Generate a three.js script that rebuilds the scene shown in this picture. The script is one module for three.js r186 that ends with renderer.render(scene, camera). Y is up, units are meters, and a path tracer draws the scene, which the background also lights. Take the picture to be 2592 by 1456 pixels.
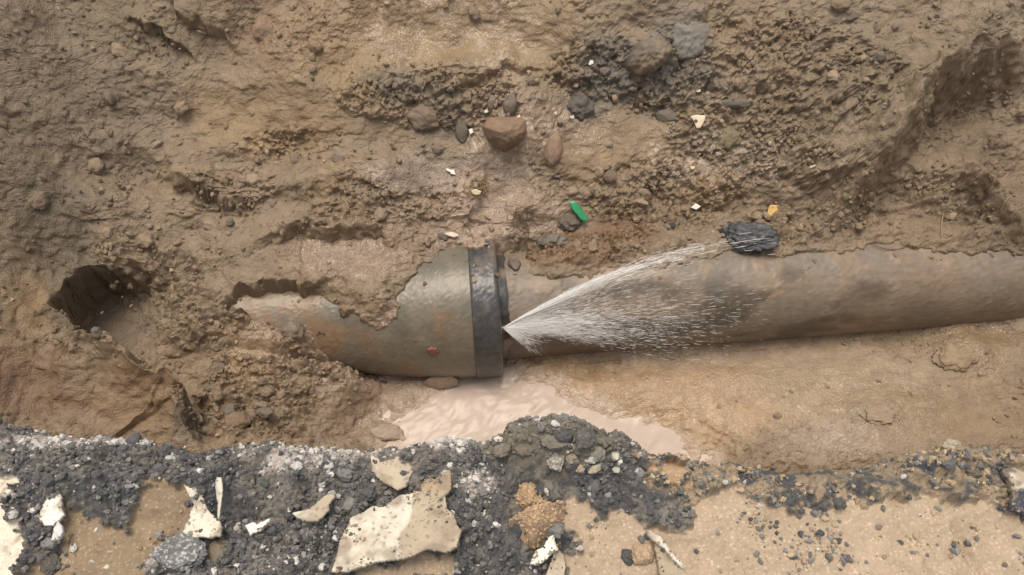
import * as THREE from 'three';
import { ImprovedNoise } from 'three/addons/math/ImprovedNoise.js';
import { mergeVertices, mergeGeometries } from 'three/addons/utils/BufferGeometryUtils.js';

// ---------------------------------------------------------------- camera, sky, sun, exposure
const scene = new THREE.Scene();
const CAM = { y: 0.9, z: 1.06, pitch: 58 * Math.PI / 180, fov: 40 };
const camera = new THREE.PerspectiveCamera(CAM.fov, 1024 / 575, 0.05, 200);
camera.position.set(0, CAM.y, CAM.z);
camera.lookAt(0, CAM.y - Math.sin(CAM.pitch), CAM.z - Math.cos(CAM.pitch));

const renderer = new THREE.WebGLRenderer({ antialias: true });
renderer.setSize(1024, 575);
renderer.toneMapping = THREE.LinearToneMapping;
renderer.toneMappingExposure = 2.1;
renderer.shadowMap.enabled = true;
renderer.shadowMap.type = THREE.PCFSoftShadowMap;

{ // overcast sky: even cloud, a little brighter towards the zenith
  const w = 256, h = 128, d = new Float32Array(w * h * 4);
  for (let j = 0; j < h; j++) {
    const el = Math.sin(((j + 0.5) / h - 0.5) * Math.PI);
    for (let i = 0; i < w; i++) {
      const l = el > 0 ? 0.46 * (0.45 + 0.55 * el) : 0.1, k = (j * w + i) * 4;
      d[k] = l * (el > 0 ? 0.985 : 1); d[k + 1] = l * (el > 0 ? 1 : 0.9); d[k + 2] = l * (el > 0 ? 1.03 : 0.8); d[k + 3] = 1;
    }
  }
  const sky = new THREE.DataTexture(d, w, h, THREE.RGBAFormat, THREE.FloatType);
  sky.mapping = THREE.EquirectangularReflectionMapping; sky.magFilter = THREE.LinearFilter; sky.minFilter = THREE.LinearFilter;
  sky.needsUpdate = true;
  scene.background = sky; scene.environment = sky;
}
const sun = new THREE.DirectionalLight(0xfff1de, 1.5);
sun.position.set(-0.45, 3.2, -0.5); sun.target.position.set(0, -0.6, 0);
sun.castShadow = true; sun.shadow.radius = 60; sun.shadow.mapSize.set(2048, 2048);
Object.assign(sun.shadow.camera, { left: -2.5, right: 2.5, top: 2.5, bottom: -2.5, near: 0.1, far: 12 });
scene.add(sun, sun.target);

// ---------------------------------------------------------------- helpers
function rng(seed) { let a = seed >>> 0; return () => { a = (a + 0x6D2B79F5) | 0; let t = Math.imul(a ^ (a >>> 15), 1 | a); t = (t + Math.imul(t ^ (t >>> 7), 61 | t)) ^ t; return ((t ^ (t >>> 14)) >>> 0) / 4294967296; }; }
const PN = new ImprovedNoise();
const nz = (x, y, z = 0) => PN.noise(x + 100.37, y + 57.11, z + 31.7);
function fbm(x, y, z, o) { let a = 0.5, s = 0, f = 1; for (let i = 0; i < o; i++) { s += a * nz(x * f, y * f, z + i * 7.3); a *= 0.5; f *= 2.03; } return s; }
const clamp = (v, a = 0, b = 1) => v < a ? a : v > b ? b : v;
const ss = (a, b, v) => { const t = clamp((v - a) / (b - a)); return t * t * (3 - 2 * t); };
const mix = (a, b, t) => a + (b - a) * t;
const hash2 = (i, j, k) => { let h = Math.imul(i | 0, 374761393) ^ Math.imul(j | 0, 668265263) ^ Math.imul(k | 0, 2147483647 - 9871); h = Math.imul(h ^ (h >>> 13), 1274126177); h ^= h >>> 16; return (h >>> 0) / 4294967296; };
// crumbs pressed into a surface: rounded lumps, one to a cell, returned as 0..1
function lumps(x, z, cell, seed, keep = 0.7) {
  const gx = x / cell, gz = z / cell, ix = Math.floor(gx), iz = Math.floor(gz); let best = 0;
  for (let i = ix - 1; i <= ix + 1; i++) for (let j = iz - 1; j <= iz + 1; j++) {
    const k = hash2(i, j, seed); if (k > keep) continue;
    const cx = i + 0.2 + 0.6 * hash2(i, j, seed + 1), cz = j + 0.2 + 0.6 * hash2(i, j, seed + 2), r = 0.25 + 0.5 * hash2(i, j, seed + 3);
    const a = hash2(i, j, seed + 4) * 3.14, e = 0.65 + 0.35 * hash2(i, j, seed + 5), ca = Math.cos(a), sa = Math.sin(a), dx = gx - cx, dz = gz - cz;
    const u = (dx * ca + dz * sa) / e, v = -dx * sa + dz * ca, q = 1 - (u * u + v * v) / (r * r);
    if (q > 0) { const h = Math.sqrt(q) * r * 1.3; if (h > best) best = h; }
  }
  return best;
}
const taken = {};
function numbered(n) { const k = taken[n] = (taken[n] ?? -1) + 1; return k ? `${n}_${String(k).padStart(3, '0')}` : n; }
function add(o, name, data, parent = scene) {
  o.name = parent === scene ? numbered(name) : name; Object.assign(o.userData, data);
  if (o.isMesh) o.castShadow = o.receiveShadow = true;
  parent.add(o); return o;
}
const thing = (label, category, group) => group ? { label, category, group } : { label, category };

// a line of sight through a point of the photograph (2592 x 1456), used to survey where things stand
const TF = Math.tan(CAM.fov / 2 * Math.PI / 180), ASP = 2592 / 1456, SP = Math.sin(CAM.pitch), CP = Math.cos(CAM.pitch);
function sight(px, py) {
  const nx = (px - 1296) / 1296 * TF * ASP, ny = (728 - py) / 728 * TF;
  return [nx, -SP + ny * CP, -CP - ny * SP];
}
const onLevel = (px, py, y) => { const d = sight(px, py), t = (y - CAM.y) / d[1]; return [d[0] * t, y, CAM.z + d[2] * t]; };
function survey(px, py, fn) {
  const d = sight(px, py); let a = 0.5, b = a;
  while (b < 6) { b += 0.01; if (CAM.y + d[1] * b < fn(d[0] * b, CAM.z + d[2] * b)) break; a = b; }
  for (let i = 0; i < 14; i++) { const m = (a + b) / 2; if (CAM.y + d[1] * m < fn(d[0] * m, CAM.z + d[2] * m)) b = m; else a = m; }
  return [d[0] * b, CAM.y + d[1] * b, CAM.z + d[2] * b, b];
}
const PX = 2 * TF / 1456;              // metres to a photo pixel, one metre along the view axis
// signed distance to a polygon given as [x, z] points: negative inside
function polySdf(poly) {
  const n = poly.length; let x0 = 1e9, x1 = -1e9, z0 = 1e9, z1 = -1e9;
  for (const p of poly) { x0 = Math.min(x0, p[0]); x1 = Math.max(x1, p[0]); z0 = Math.min(z0, p[1]); z1 = Math.max(z1, p[1]); }
  const f = (x, z) => {
    if (x < x0 - 0.12 || x > x1 + 0.12 || z < z0 - 0.12 || z > z1 + 0.12) return 0.12;
    let d = 1e9, inside = false;
    for (let i = 0, j = n - 1; i < n; j = i++) {
      const [ax, az] = poly[i], [bx, bz] = poly[j], ex = bx - ax, ez = bz - az, wx = x - ax, wz = z - az;
      const t = clamp((wx * ex + wz * ez) / (ex * ex + ez * ez + 1e-12)), qx = wx - ex * t, qz = wz - ez * t;
      d = Math.min(d, qx * qx + qz * qz);
      if ((az > z) !== (bz > z) && x < (bx - ax) * (z - az) / (bz - az) + ax) inside = !inside;
    }
    d = Math.sqrt(d); return inside ? -d : d;
  };
  f.box = [x0, x1, z0, z1]; return f;
}
const areaOn = (pts, fn) => polySdf(pts.map(([px, py]) => { const p = survey(px, py, fn); return [p[0], p[2]]; }));
const areaAt = (pts, y) => polySdf(pts.map(([px, py]) => { const p = onLevel(px, py, y); return [p[0], p[2]]; }));
// soft elliptical patch on a surface: 1 at its middle, 0 outside
function patchOn(px, py, rx, ry, fn, turn = 0) {
  const c = survey(px, py, fn), ca = Math.cos(turn), sa = Math.sin(turn), a = survey(px + rx * ca, py + rx * sa, fn), b = survey(px - ry * sa, py + ry * ca, fn);
  const ux = a[0] - c[0], uz = a[2] - c[2], vx = b[0] - c[0], vz = b[2] - c[2], det = ux * vz - uz * vx || 1e-9, R = 1.5 * (Math.hypot(ux, uz) + Math.hypot(vx, vz));
  return (x, z) => {
    const dx = x - c[0], dz = z - c[2]; if (Math.abs(dx) > R || Math.abs(dz) > R) return 0;
    const u = (dx * vz - dz * vx) / det, v = (ux * dz - uz * dx) / det; return Math.max(0, 1 - Math.sqrt(u * u + v * v) * 0.7);
  };
}

// ---------------------------------------------------------------- the pipe line: axis and radii
const AX = { x: -0.034, y: -0.80, z: 0.05, a: 0.08 };
const AN = Math.hypot(1, AX.a), DX = 1 / AN, DZ = -AX.a / AN;       // axis direction in plan
const R_PIPE = 0.135, R_RIM = 0.178;
function radius(t) {
  if (t > 0) return R_PIPE;
  if (t > -0.066) return R_RIM;
  return mix(R_PIPE, 0.1735, ss(-0.47, -0.085, t));
}
const plan = (x, z) => [(x - AX.x) * DX + (z - AX.z) * DZ, -(x - AX.x) * DZ + (z - AX.z) * DX];   // along, across (positive towards the road)
function pipeY(x, z) { const [t, s] = plan(x, z), r = radius(t), q = r * r - s * s; return q > 0 ? AX.y + Math.sqrt(q) : -9; }

// ---------------------------------------------------------------- trench ground: large shape
const SK = [-1.3, -1.0, -0.8, -0.6, -0.45, -0.3, -0.2, -0.13, 0.0, 0.13, 0.22, 0.33, 0.44, 0.56, 0.67, 0.82];
const XK = [-2.0, -1.5, -1.2, -0.95, -0.65, -0.4, -0.2, 0.15, 0.6, 1.0, 1.35, 1.7, 2.1];
const YT = [
  [-.02, -.02, -.02, -.02, -.02, -.02, -.02, -.02, -.02, -.02, -.02, -.02, -.02, -.02, -.02, -.1],
  [-.02, -.02, -.02, -.02, -.03, -.03, -.04, -.05, -.05, -.05, -.05, -.05, -.05, -.05, -.05, -.1],
  [-.02, -.02, -.05, -.12, -.20, -.28, -.33, -.36, -.40, -.41, -.40, -.38, -.35, -.30, -.2, -.1],
  [-.02, -.04, -.12, -.26, -.38, -.48, -.54, -.58, -.66, -.68, -.67, -.65, -.6, -.48, -.2, -.1],
  [-.02, -.05, -.14, -.28, -.40, -.52, -.575, -.595, -.64, -.70, -.715, -.72, -.71, -.64, -.2, -.1],
  [-.02, -.05, -.14, -.28, -.40, -.52, -.58, -.60, -.64, -.785, -.81, -.825, -.82, -.74, -.2, -.1],
  [-.02, -.05, -.14, -.28, -.41, -.53, -.60, -.63, -.67, -.87, -.89, -.895, -.88, -.8, -.25, -.1],
  [-.02, -.05, -.14, -.28, -.41, -.54, -.62, -.66, -.70, -.865, -.868, -.875, -.88, -.86, -.3, -.1],
  [-.02, -.05, -.14, -.28, -.40, -.52, -.60, -.66, -.70, -.86, -.853, -.847, -.842, -.835, -.35, -.1],
  [-.02, -.05, -.13, -.27, -.39, -.50, -.58, -.65, -.70, -.85, -.838, -.825, -.815, -.805, -.35, -.1],
  [-.02, -.04, -.11, -.24, -.36, -.46, -.53, -.59, -.66, -.80, -.785, -.775, -.765, -.755, -.32, -.1],
  [-.02, -.03, -.06, -.12, -.18, -.24, -.28, -.30, -.34, -.38, -.36, -.34, -.3, -.24, -.12, -.1],
  [-.02, -.02, -.02, -.02, -.02, -.02, -.02, -.02, -.02, -.02, -.02, -.02, -.02, -.02, -.05, -.1],
];
const find = (a, v) => { let i = 0; while (i < a.length - 2 && v > a[i + 1]) i++; return i; };
const cat = (p0, p1, p2, p3, t) => 0.5 * (2 * p1 + (p2 - p0) * t + (2 * p0 - 5 * p1 + 4 * p2 - p3) * t * t + (3 * p1 - p0 - 3 * p2 + p3) * t * t * t);
function rowY(r, i, t) { const g = k => r[clamp(k, 0, SK.length - 1)]; return cat(g(i - 1), g(i), g(i + 1), g(i + 2), t); }
function hBase(x, z) {
  const s = plan(x, z)[1], i = find(SK, s), t = clamp((s - SK[i]) / (SK[i + 1] - SK[i])), j = find(XK, x), u = ss(XK[j], XK[j + 1], x);
  return mix(rowY(YT[j], i, t), rowY(YT[j + 1], i, t), u);
}
// scarps: broken edges where the ground drops; h above the edge, dying away over fade; the foot cuts under by cut
const SCARPS = [];
function scarp(pts, lift, h, fade, cut, side = 1, taper = 0.15, w = 0.012) {
  const q = pts.map(([px, py]) => { const p = survey(px, py, (x, z) => hBase(x, z) + lift); return [p[0], p[2]]; });
  let L = 0; const acc = [0]; for (let i = 1; i < q.length; i++) acc.push(L += Math.hypot(q[i][0] - q[i - 1][0], q[i][1] - q[i - 1][1]));
  const xs = q.map(p => p[0]), zs = q.map(p => p[1]), m = Math.max(fade * 3, cut * 2, 0.05);
  SCARPS.push({ q, acc, L, h, fade, cut, side, taper, w, box: [Math.min(...xs) - m, Math.max(...xs) + m, Math.min(...zs) - m, Math.max(...zs) + m] });
}
const OUT = { d: 0, nx: 0, nz: 0, k: 0 };
function edge(S, x, z) {
  let best = 1e9, bo = 0; const { q, acc, L } = S;
  for (let i = 1; i < q.length; i++) {
    const ax = q[i - 1][0], az = q[i - 1][1], ex = q[i][0] - ax, ez = q[i][1] - az, wx = x - ax, wz = z - az, l2 = ex * ex + ez * ez;
    const t = clamp((wx * ex + wz * ez) / l2), dx = wx - ex * t, dz = wz - ez * t, d = dx * dx + dz * dz;
    const l = Math.sqrt(l2), off = Math.abs(ex * wz - ez * wx) / l;
    if (d < best - 1e-9 || (d < best + 1e-9 && off > bo)) {
      best = d; bo = off; const sg = (ex * wz - ez * wx) * S.side >= 0 ? 1 : -1;
      OUT.d = Math.sqrt(d) * sg; OUT.nx = -ez / l * S.side; OUT.nz = ex / l * S.side; const k = (acc[i - 1] + l * t) / L;
      OUT.k = S.taper ? ss(0, S.taper, k) * ss(0, S.taper, 1 - k) : 1;
    }
  }
  return OUT;
}
// side = 1: the high side lies to the right of the way the points run in the photograph
scarp([[1060, 605], [985, 578], [920, 552], [830, 558], [760, 552], [700, 556], [640, 582], [570, 590]], 0.05, 0.05, 0.07, 0.012, 1, 0.35, 0.03);
scarp([[690, 500], [600, 495], [540, 470], [470, 440], [400, 420], [320, 375]], 0.05, 0.055, 0.06, 0.008, 1, 0.35, 0.035);
scarp([[870, 690], [790, 712], [720, 718], [640, 735], [590, 755], [550, 800]], 0.04, 0.04, 0.06, 0.015, 1, 0.3, 0.03);
scarp([[2090, 540], [2140, 475], [2200, 405], [2270, 310], [2320, 225], [2400, 150], [2500, 85], [2650, 10], [2800, -60]], 0.17, 0.2, 0.14, 0.02, -1, 0.35, 0.085);
scarp([[2400, 340], [2470, 410], [2520, 480], [2592, 560], [2700, 640]], 0.07, 0.07, 0.12, 0.01, -1, 0.35, 0.05);
scarp([[1200, 400], [1225, 440], [1215, 500], [1190, 560], [1170, 605]], 0.0, 0.02, 0.05, 0.0, 1, 0.35);
scarp([[472, 1200], [468, 1080], [462, 1000], [440, 962], [380, 935], [300, 905], [230, 870], [180, 825], [155, 770], [155, 710], [185, 662], [240, 642], [330, 632], [450, 615]], 0.075, 0.16, 0.1, 0.05, -1, 0.3, 0.03);
scarp([[400, -10], [470, 60], [540, 85], [620, 130]], 0, 0.03, 0.07, 0.01, -1, 0.35);
scarp([[1040, 240], [1130, 215], [1200, 195], [1300, 180], [1400, 165]], 0, 0.022, 0.07, 0.01, -1, 0.35);
scarp([[520, 150], [420, 110], [380, 90], [300, 40]], 0, 0.03, 0.07, 0.015, 1, 0.35);
scarp([[2592, 380], [2500, 350], [2420, 330], [2340, 350]], 0.02, 0.03, 0.08, 0.0, 1, 0.35, 0.03);
// soft rises and hollows: [px, py, rx, ry, height]
const BUMPS = [
  [1265, 470, 70, 130, -0.03, 0.5], [1390, 250, 200, 60, 0.01, 0], [1640, 150, 120, 90, 0.02, 0], [900, 470, 150, 80, 0.035, 0], [470, 300, 160, 90, -0.02, 0],
  [150, 250, 180, 200, 0.035, 0], [1150, 80, 230, 90, -0.03, 0], [1050, 470, 120, 100, 0.02, 0], [2360, 480, 130, 90, 0.06, 0], [2100, 250, 200, 150, 0.025, 0],
  [2420, 880, 110, 70, 0.035, 0], [2200, 1040, 90, 60, 0.012, 0], [620, 940, 130, 90, -0.012, 0], [860, 970, 120, 80, 0.02, 0], [590, 1060, 60, 40, 0.02, 0],
  [480, 800, 130, 70, 0.02, 0], [300, 760, 240, 150, -0.10, 0], [2440, 240, 130, 120, -0.06, 0], [330, 430, 140, 60, -0.03, 0], [820, 480, 160, 60, 0.03, 0], [1600, 400, 180, 120, 0.018, 0],
].map(([px, py, rx, ry, h, turn]) => [patchOn(px, py, rx, ry, hBase, turn), h]);
function hFeat(x, z) {
  let y = hBase(x, z);
  for (const S of SCARPS) {
    const b = S.box; if (x < b[0] || x > b[1] || z < b[2] || z > b[3]) continue;
    const wob = 0.011 * nz(x * 45, z * 45, 3) + 0.022 * nz(x * 16, z * 16, 9);
    const e = edge(S, x, z), d = e.d + wob; if (d > -S.w) y += S.h * e.k * ss(-S.w, 0, d) * Math.exp(-Math.max(0, d) / S.fade) * ss(2.9, 1.6, d / S.fade);
  }
  for (const [f, h] of BUMPS) { const m = f(x, z); if (m > 0) y += h * m * m * (3 - 2 * m); }
  return y;
}
const WATER_Y = -0.885;
// where the pipe lies bare
const hPipeOrFloor = (x, z) => Math.max(pipeY(x, z), -0.88);
const BARE_BELL = areaOn([[1238, 622], [1205, 640], [1165, 622], [1100, 648], [1055, 690], [1018, 745], [1010, 800], [995, 852], [930, 832], [870, 795], [800, 752], [740, 738], [660, 742], [600, 758], [585, 800], [650, 812], [720, 830], [780, 828], [840, 856], [900, 905], [1000, 955], [1100, 985], [1240, 1000], [1330, 985], [1330, 600], [1256, 600]], hPipeOrFloor);
const BARE_PIPE = areaOn([[1250, 660], [1300, 688], [1350, 692], [1400, 712], [1480, 702], [1560, 684], [1650, 684], [1790, 655], [1850, 642], [1960, 652], [2080, 645], [2250, 622], [2400, 645], [2592, 655], [2800, 660], [2800, 780], [2592, 803], [2450, 812], [2380, 842], [2330, 858], [2200, 880], [1950, 902], [1700, 915], [1290, 940], [1250, 940]], hPipeOrFloor);
const POOL = areaAt([[980, 1135], [1020, 1065], [1070, 1010], [1120, 970], [1150, 935], [1200, 915], [1300, 925], [1345, 955], [1410, 985], [1490, 1025], [1570, 1060], [1690, 1100], [1800, 1165], [1700, 1220], [1000, 1220]], -0.885);
const LOWMUD = areaAt([[930, 895], [1100, 930], [1170, 955], [1140, 1000], [1060, 1060], [1000, 1130], [860, 1120], [900, 1050], [960, 1000], [900, 940]], -0.88);
function hShape(x, z) {
  let y = hFeat(x, z);
  const [t, s] = plan(x, z), r = radius(t);
  const lm = LOWMUD(x, z); if (lm < 0.06) y = mix(y, -0.876 + 0.012 * fbm(x * 18, z * 18, 4, 2), ss(0.04, -0.03, lm));
  const pool = POOL(x, z); if (pool < 0.09) { const w = pool + 0.014 * nz(x * 30, z * 30, 5) + 0.006 * nz(x * 90, z * 90, 5); y = Math.min(y, mix(y, WATER_Y + 0.3 * w, ss(0.09, 0.03, w))); }
  if (Math.abs(s) < r * 1.02 && t < 2.2 && t > -0.86) {
    const py = AX.y + Math.sqrt(Math.max(0, r * r - s * s)), b = Math.min(BARE_BELL(x, z), BARE_PIPE(x, z)) + 0.016 * nz(x * 28, z * 40, 2) + 0.007 * nz(x * 80, z * 100, 6);
    const inner = ss(-0.006, 0.006, b) * (s > r * 0.74 ? 1 - ss(-0.46, -0.38, t) : 1);                                     // 1 where earth lies on the pipe
    const low = mix(Math.min(y, py - 0.03), y, ss(-0.06, -0.115, s)), high = Math.max(y, py + 0.004 + 0.028 * ss(0, 0.06, b));
    const e = s > 0 ? ss(r * 0.97, r * 0.8, s) : ss(r * 1.02, r * 0.6, -s), under = s > r * 0.6 && b < 0.01 ? Math.min(y, py - 0.02 + ss(r * 0.8, r, s) * 0.05) : y;
    const y0 = y; y = mix(under, mix(low, high, inner), mix(e, 1, s > 0 ? inner : 0)); y = mix(y0, y, ss(-0.86, -0.64, t));
  }
  return y;
}
// how broken (1) or smeared (0) the earth is
const SMOOTH = [[1230, 110, 260, 90, 1], [1000, 90, 120, 80, .6], [720, 270, 130, 60, .9], [560, 300, 120, 70, .7], [880, 620, 130, 70, .7], [950, 690, 80, 80, .7], [1050, 440, 130, 60, .7], [1270, 480, 70, 110, .7], [1330, 560, 90, 40, .4],
  [1500, 380, 110, 60, .6], [1600, 330, 100, 50, .6], [1470, 400, 60, 50, .6], [280, 1000, 180, 100, .7], [60, 960, 120, 110, .9], [640, 910, 50, 70, .7], [1700, 1000, 480, 110, 1], [2050, 960, 400, 110, .75], [2300, 1050, 300, 90, .8], [2500, 880, 100, 100, .5], [1000, 1000, 130, 80, .7], [90, 760, 90, 120, .5],
  [880, 340, 110, 50, .6], [640, 180, 120, 50, .5], [230, 740, 80, 110, .6], [1900, 210, 60, 40, .3]].map(([a, b, c, d, e]) => [patchOn(a, b, c, d, hFeat), e]);
const CRUMBLE = [[600, 470, 120, 60, 1], [640, 1000, 160, 110, .9], [830, 900, 120, 80, .8], [1180, 250, 180, 80, .8], [1500, 180, 130, 80, .9], [1700, 200, 120, 110, .9], [1850, 330, 220, 120, .8], [1650, 500, 220, 80, .9], [2050, 560, 200, 70, .9], [2050, 180, 250, 150, .7], [2000, 420, 180, 80, .7], [1450, 630, 180, 60, .8], [1000, 260, 120, 60, .8], [400, 700, 150, 100, .6], [480, 830, 150, 80, .7], [740, 350, 200, 40, .4], [2380, 500, 150, 80, .8], [900, 520, 150, 50, .6], [1050, 530, 90, 50, .6]].map(([a, b, c, d, e]) => [patchOn(a, b, c, d, hFeat), e]);
function broken(x, z) {
  let s = 0, c = 0; const w = 0.35 * nz(x * 12, z * 12, 8);
  for (const [f, k] of SMOOTH) { const m = f(x, z); if (m > 0) s = Math.max(s, k * ss(0.22, 0.62, m + w * 0.5)); }
  for (const [f, k] of CRUMBLE) { const m = f(x, z); if (m > 0) c = Math.max(c, k * ss(0.15, 0.6, m + w * 0.5)); }
  return clamp(0.34 + 0.5 * w + 0.62 * c - 0.45 * s, 0.03, 1);
}
const hSoil = (x, z) => hShape(x, z) + relief(x, z);
const steps = (n, k) => { const v = n * k, f = Math.floor(v), r = v - f; return (f + ss(0.7, 1, r)) / k; };
function relief(x, z, B) {
  let y = 0; const b = B ?? broken(x, z);
  const [pt, ps] = plan(x, z), near = Math.abs(ps) < 0.14 ? 0.55 : 1;
  y += (0.07 * fbm(x * 3.2, z * 3.6, 41, 2) + 0.055 * fbm(x * 8, z * 10, 1, 2)) * (ps < -0.1 || pt < -0.45 ? 1 : 0.25) * near;
  const n1 = fbm(x * 22, z * 26, 2, 3); y += 0.014 * n1 * (0.3 + 0.82 * b) * near;
  if (b > 0.26) { const kb = ss(0.26, 0.62, b) * near; y += kb * (0.042 * steps(fbm(x * 15, z * 20, 17, 4), 11) + 0.028 * steps(fbm(x * 48, z * 60, 18, 3), 6)); }
  const rg = 1 - Math.abs(nz(x * 40, z * 55, 4)) * 2; y += 0.007 * b * rg; const rg2 = Math.abs(nz(x * 75, z * 95, 14)); y -= 0.006 * b * ss(0.16, 0.0, rg2) * ss(-0.1, 0.2, nz(x * 14, z * 14, 15));
  y += 0.0095 * fbm(x * 110, z * 140, 3, 3) * (0.2 + 0.95 * b);
  if (b > 0.2) {
    const k = ss(0.2, 0.75, b);
    y += 0.02 * k * lumps(x, z, 0.036, 11, 0.42) * ss(-0.1, 0.25, nz(x * 9, z * 9, 12) + k * 0.3);
    y += 0.0085 * k * lumps(x + 3.1, z + 1.7, 0.014, 23, 0.6);
    y += 0.0045 * k * lumps(x + 5.3, z + 2.2, 0.0075, 37, 0.6);
  }
  return y;
}

// colours of the earth (linear), some with shade painted in: [px, py, rx, ry, colour, strength]
const C_BROWN = [0.262, 0.188, 0.124], C_GREY = [0.25, 0.196, 0.142], C_OCHRE = [0.32, 0.225, 0.13], C_RED = [0.27, 0.165, 0.105], C_PINK = [0.37, 0.275, 0.215], C_COAL = [0.14, 0.128, 0.114], C_SAND = [0.42, 0.3, 0.195], C_OLIVE = [0.165, 0.125, 0.08], C_SHADE = [0.13, 0.095, 0.066];
const STAIN_SHADE = [
  [1180, 90, 380, 130, C_OCHRE, .65], [820, 60, 220, 110, [0.27, 0.18, 0.11], .65], [900, 180, 120, 100, C_OCHRE, .6], [700, 270, 220, 100, C_OCHRE, .5], [760, 340, 160, 60, [0.3, 0.2, 0.115], .5], [560, 300, 120, 80, C_OCHRE, .35], [880, 420, 130, 60, [0.3, 0.21, 0.13], .6],
  [1270, 450, 90, 160, C_PINK, .6], [1340, 540, 120, 60, C_PINK, .55], [1060, 440, 150, 80, [0.25, 0.195, 0.155], .7], [900, 650, 180, 90, [0.29, 0.205, 0.15], .7], [1080, 560, 120, 60, C_PINK, .4], [1205, 570, 75, 110, C_PINK, .9], [1215, 620, 60, 40, C_PINK, .9], [1420, 340, 130, 70, [0.29, 0.21, 0.155], .6],
  [1600, 350, 120, 80, C_OCHRE, .45], [1480, 410, 90, 60, C_OCHRE, .4], [1760, 270, 60, 25, C_OCHRE, .35], [1560, 600, 140, 40, [0.2, 0.11, 0.055], .7], [1420, 660, 160, 40, [0.24, 0.145, 0.085], .7], [1780, 490, 120, 50, [0.28, 0.19, 0.115], .5],
  [1560, 150, 110, 90, C_COAL, .75], [1720, 110, 80, 120, C_COAL, .7], [1500, 230, 80, 70, C_COAL, .55], [1010, 230, 90, 50, C_COAL, .5], [1120, 300, 80, 60, C_COAL, .4], [1740, 230, 110, 50, C_COAL, .5], [1270, 440, 90, 30, C_COAL, .3], [1850, 380, 120, 60, [0.17, 0.14, 0.11], .5],
  [2250, 180, 260, 170, C_OLIVE, .35], [2450, 330, 160, 170, C_SHADE, .5], [2550, 520, 120, 160, C_SHADE, .5], [120, 300, 280, 320, [0.17, 0.13, 0.093], .75], [330, 60, 250, 120, C_OLIVE, .6], [90, 600, 160, 90, C_OLIVE, .5],  // right recess and left bank: shade painted into the earth colour
  [80, 760, 110, 130, [0.24, 0.16, 0.085], .7], [60, 980, 150, 120, [0.195, 0.12, 0.075], .8], [330, 1000, 140, 100, [0.26, 0.17, 0.105], .7], [230, 740, 110, 120, [0.125, 0.1, 0.075], .7], [480, 1070, 60, 50, [0.2, 0.165, 0.13], .8],  // far left hollow painted darker for the shade inside it
  [640, 900, 70, 90, C_SAND, .6], [780, 900, 130, 60, C_PINK, .45], [1000, 960, 150, 90, C_PINK, .8], [930, 1080, 120, 60, [0.33, 0.245, 0.185], .7], [620, 830, 80, 40, [0.3, 0.22, 0.15], .5],
  [1420, 960, 260, 60, [0.4, 0.265, 0.15], .95], [1800, 1010, 420, 130, C_SAND, .95], [1650, 1080, 250, 50, C_SAND, .8], [2150, 960, 330, 110, [0.34, 0.255, 0.18], .85], [2120, 1110, 200, 50, [0.36, 0.285, 0.22], .8], [2400, 1060, 240, 100, [0.28, 0.2, 0.13], .85], [2480, 870, 130, 80, [0.27, 0.195, 0.125], .8], [1800, 900, 500, 30, [0.4, 0.305, 0.23], .6],
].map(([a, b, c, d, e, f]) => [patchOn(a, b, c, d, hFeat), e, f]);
const WET = [[1180, 620, 120, 60], [1270, 460, 90, 170], [1340, 540, 120, 60], [1050, 440, 140, 70], [900, 640, 170, 90], [1000, 980, 160, 120], [780, 890, 140, 60], [640, 900, 70, 80], [1700, 1000, 480, 110], [2150, 1030, 300, 120], [1420, 330, 150, 80], [2480, 860, 120, 80], [1150, 100, 260, 90], [1800, 400, 200, 100]].map(a => patchOn(...a, hFeat));
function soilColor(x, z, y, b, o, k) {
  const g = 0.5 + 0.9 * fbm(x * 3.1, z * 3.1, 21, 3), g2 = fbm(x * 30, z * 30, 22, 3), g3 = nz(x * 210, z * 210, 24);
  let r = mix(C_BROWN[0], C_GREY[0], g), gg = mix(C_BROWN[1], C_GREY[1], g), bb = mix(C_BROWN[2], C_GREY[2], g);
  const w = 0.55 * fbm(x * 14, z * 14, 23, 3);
  for (const [f, c, q] of STAIN_SHADE) { const m = f(x, z); if (m > 0) { const a = q * ss(0.08, 0.7, m + w); r = mix(r, c[0], a); gg = mix(gg, c[1], a); bb = mix(bb, c[2], a); } }
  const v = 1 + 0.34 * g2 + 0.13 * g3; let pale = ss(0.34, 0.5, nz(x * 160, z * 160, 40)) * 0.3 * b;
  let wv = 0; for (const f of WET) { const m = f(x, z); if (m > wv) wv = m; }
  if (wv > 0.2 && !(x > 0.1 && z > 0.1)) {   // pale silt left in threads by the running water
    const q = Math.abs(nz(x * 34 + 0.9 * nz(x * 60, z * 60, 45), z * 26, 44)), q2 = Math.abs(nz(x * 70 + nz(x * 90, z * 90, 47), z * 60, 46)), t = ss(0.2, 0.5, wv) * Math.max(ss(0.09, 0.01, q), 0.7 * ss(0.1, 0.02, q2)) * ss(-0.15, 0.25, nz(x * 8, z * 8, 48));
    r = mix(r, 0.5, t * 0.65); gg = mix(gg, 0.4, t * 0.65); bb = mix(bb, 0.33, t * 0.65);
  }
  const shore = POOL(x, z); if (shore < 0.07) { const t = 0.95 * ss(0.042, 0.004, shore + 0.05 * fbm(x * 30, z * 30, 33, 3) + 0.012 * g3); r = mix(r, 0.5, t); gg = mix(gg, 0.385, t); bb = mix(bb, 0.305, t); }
  o[k] = clamp(mix(r, 0.36, pale) * v * 0.87, 0.02, 0.8); o[k + 1] = clamp(mix(gg, 0.29, pale) * v * 0.865, 0.02, 0.8); o[k + 2] = clamp(mix(bb, 0.22, pale) * v * 0.84, 0.02, 0.8);
}
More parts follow.
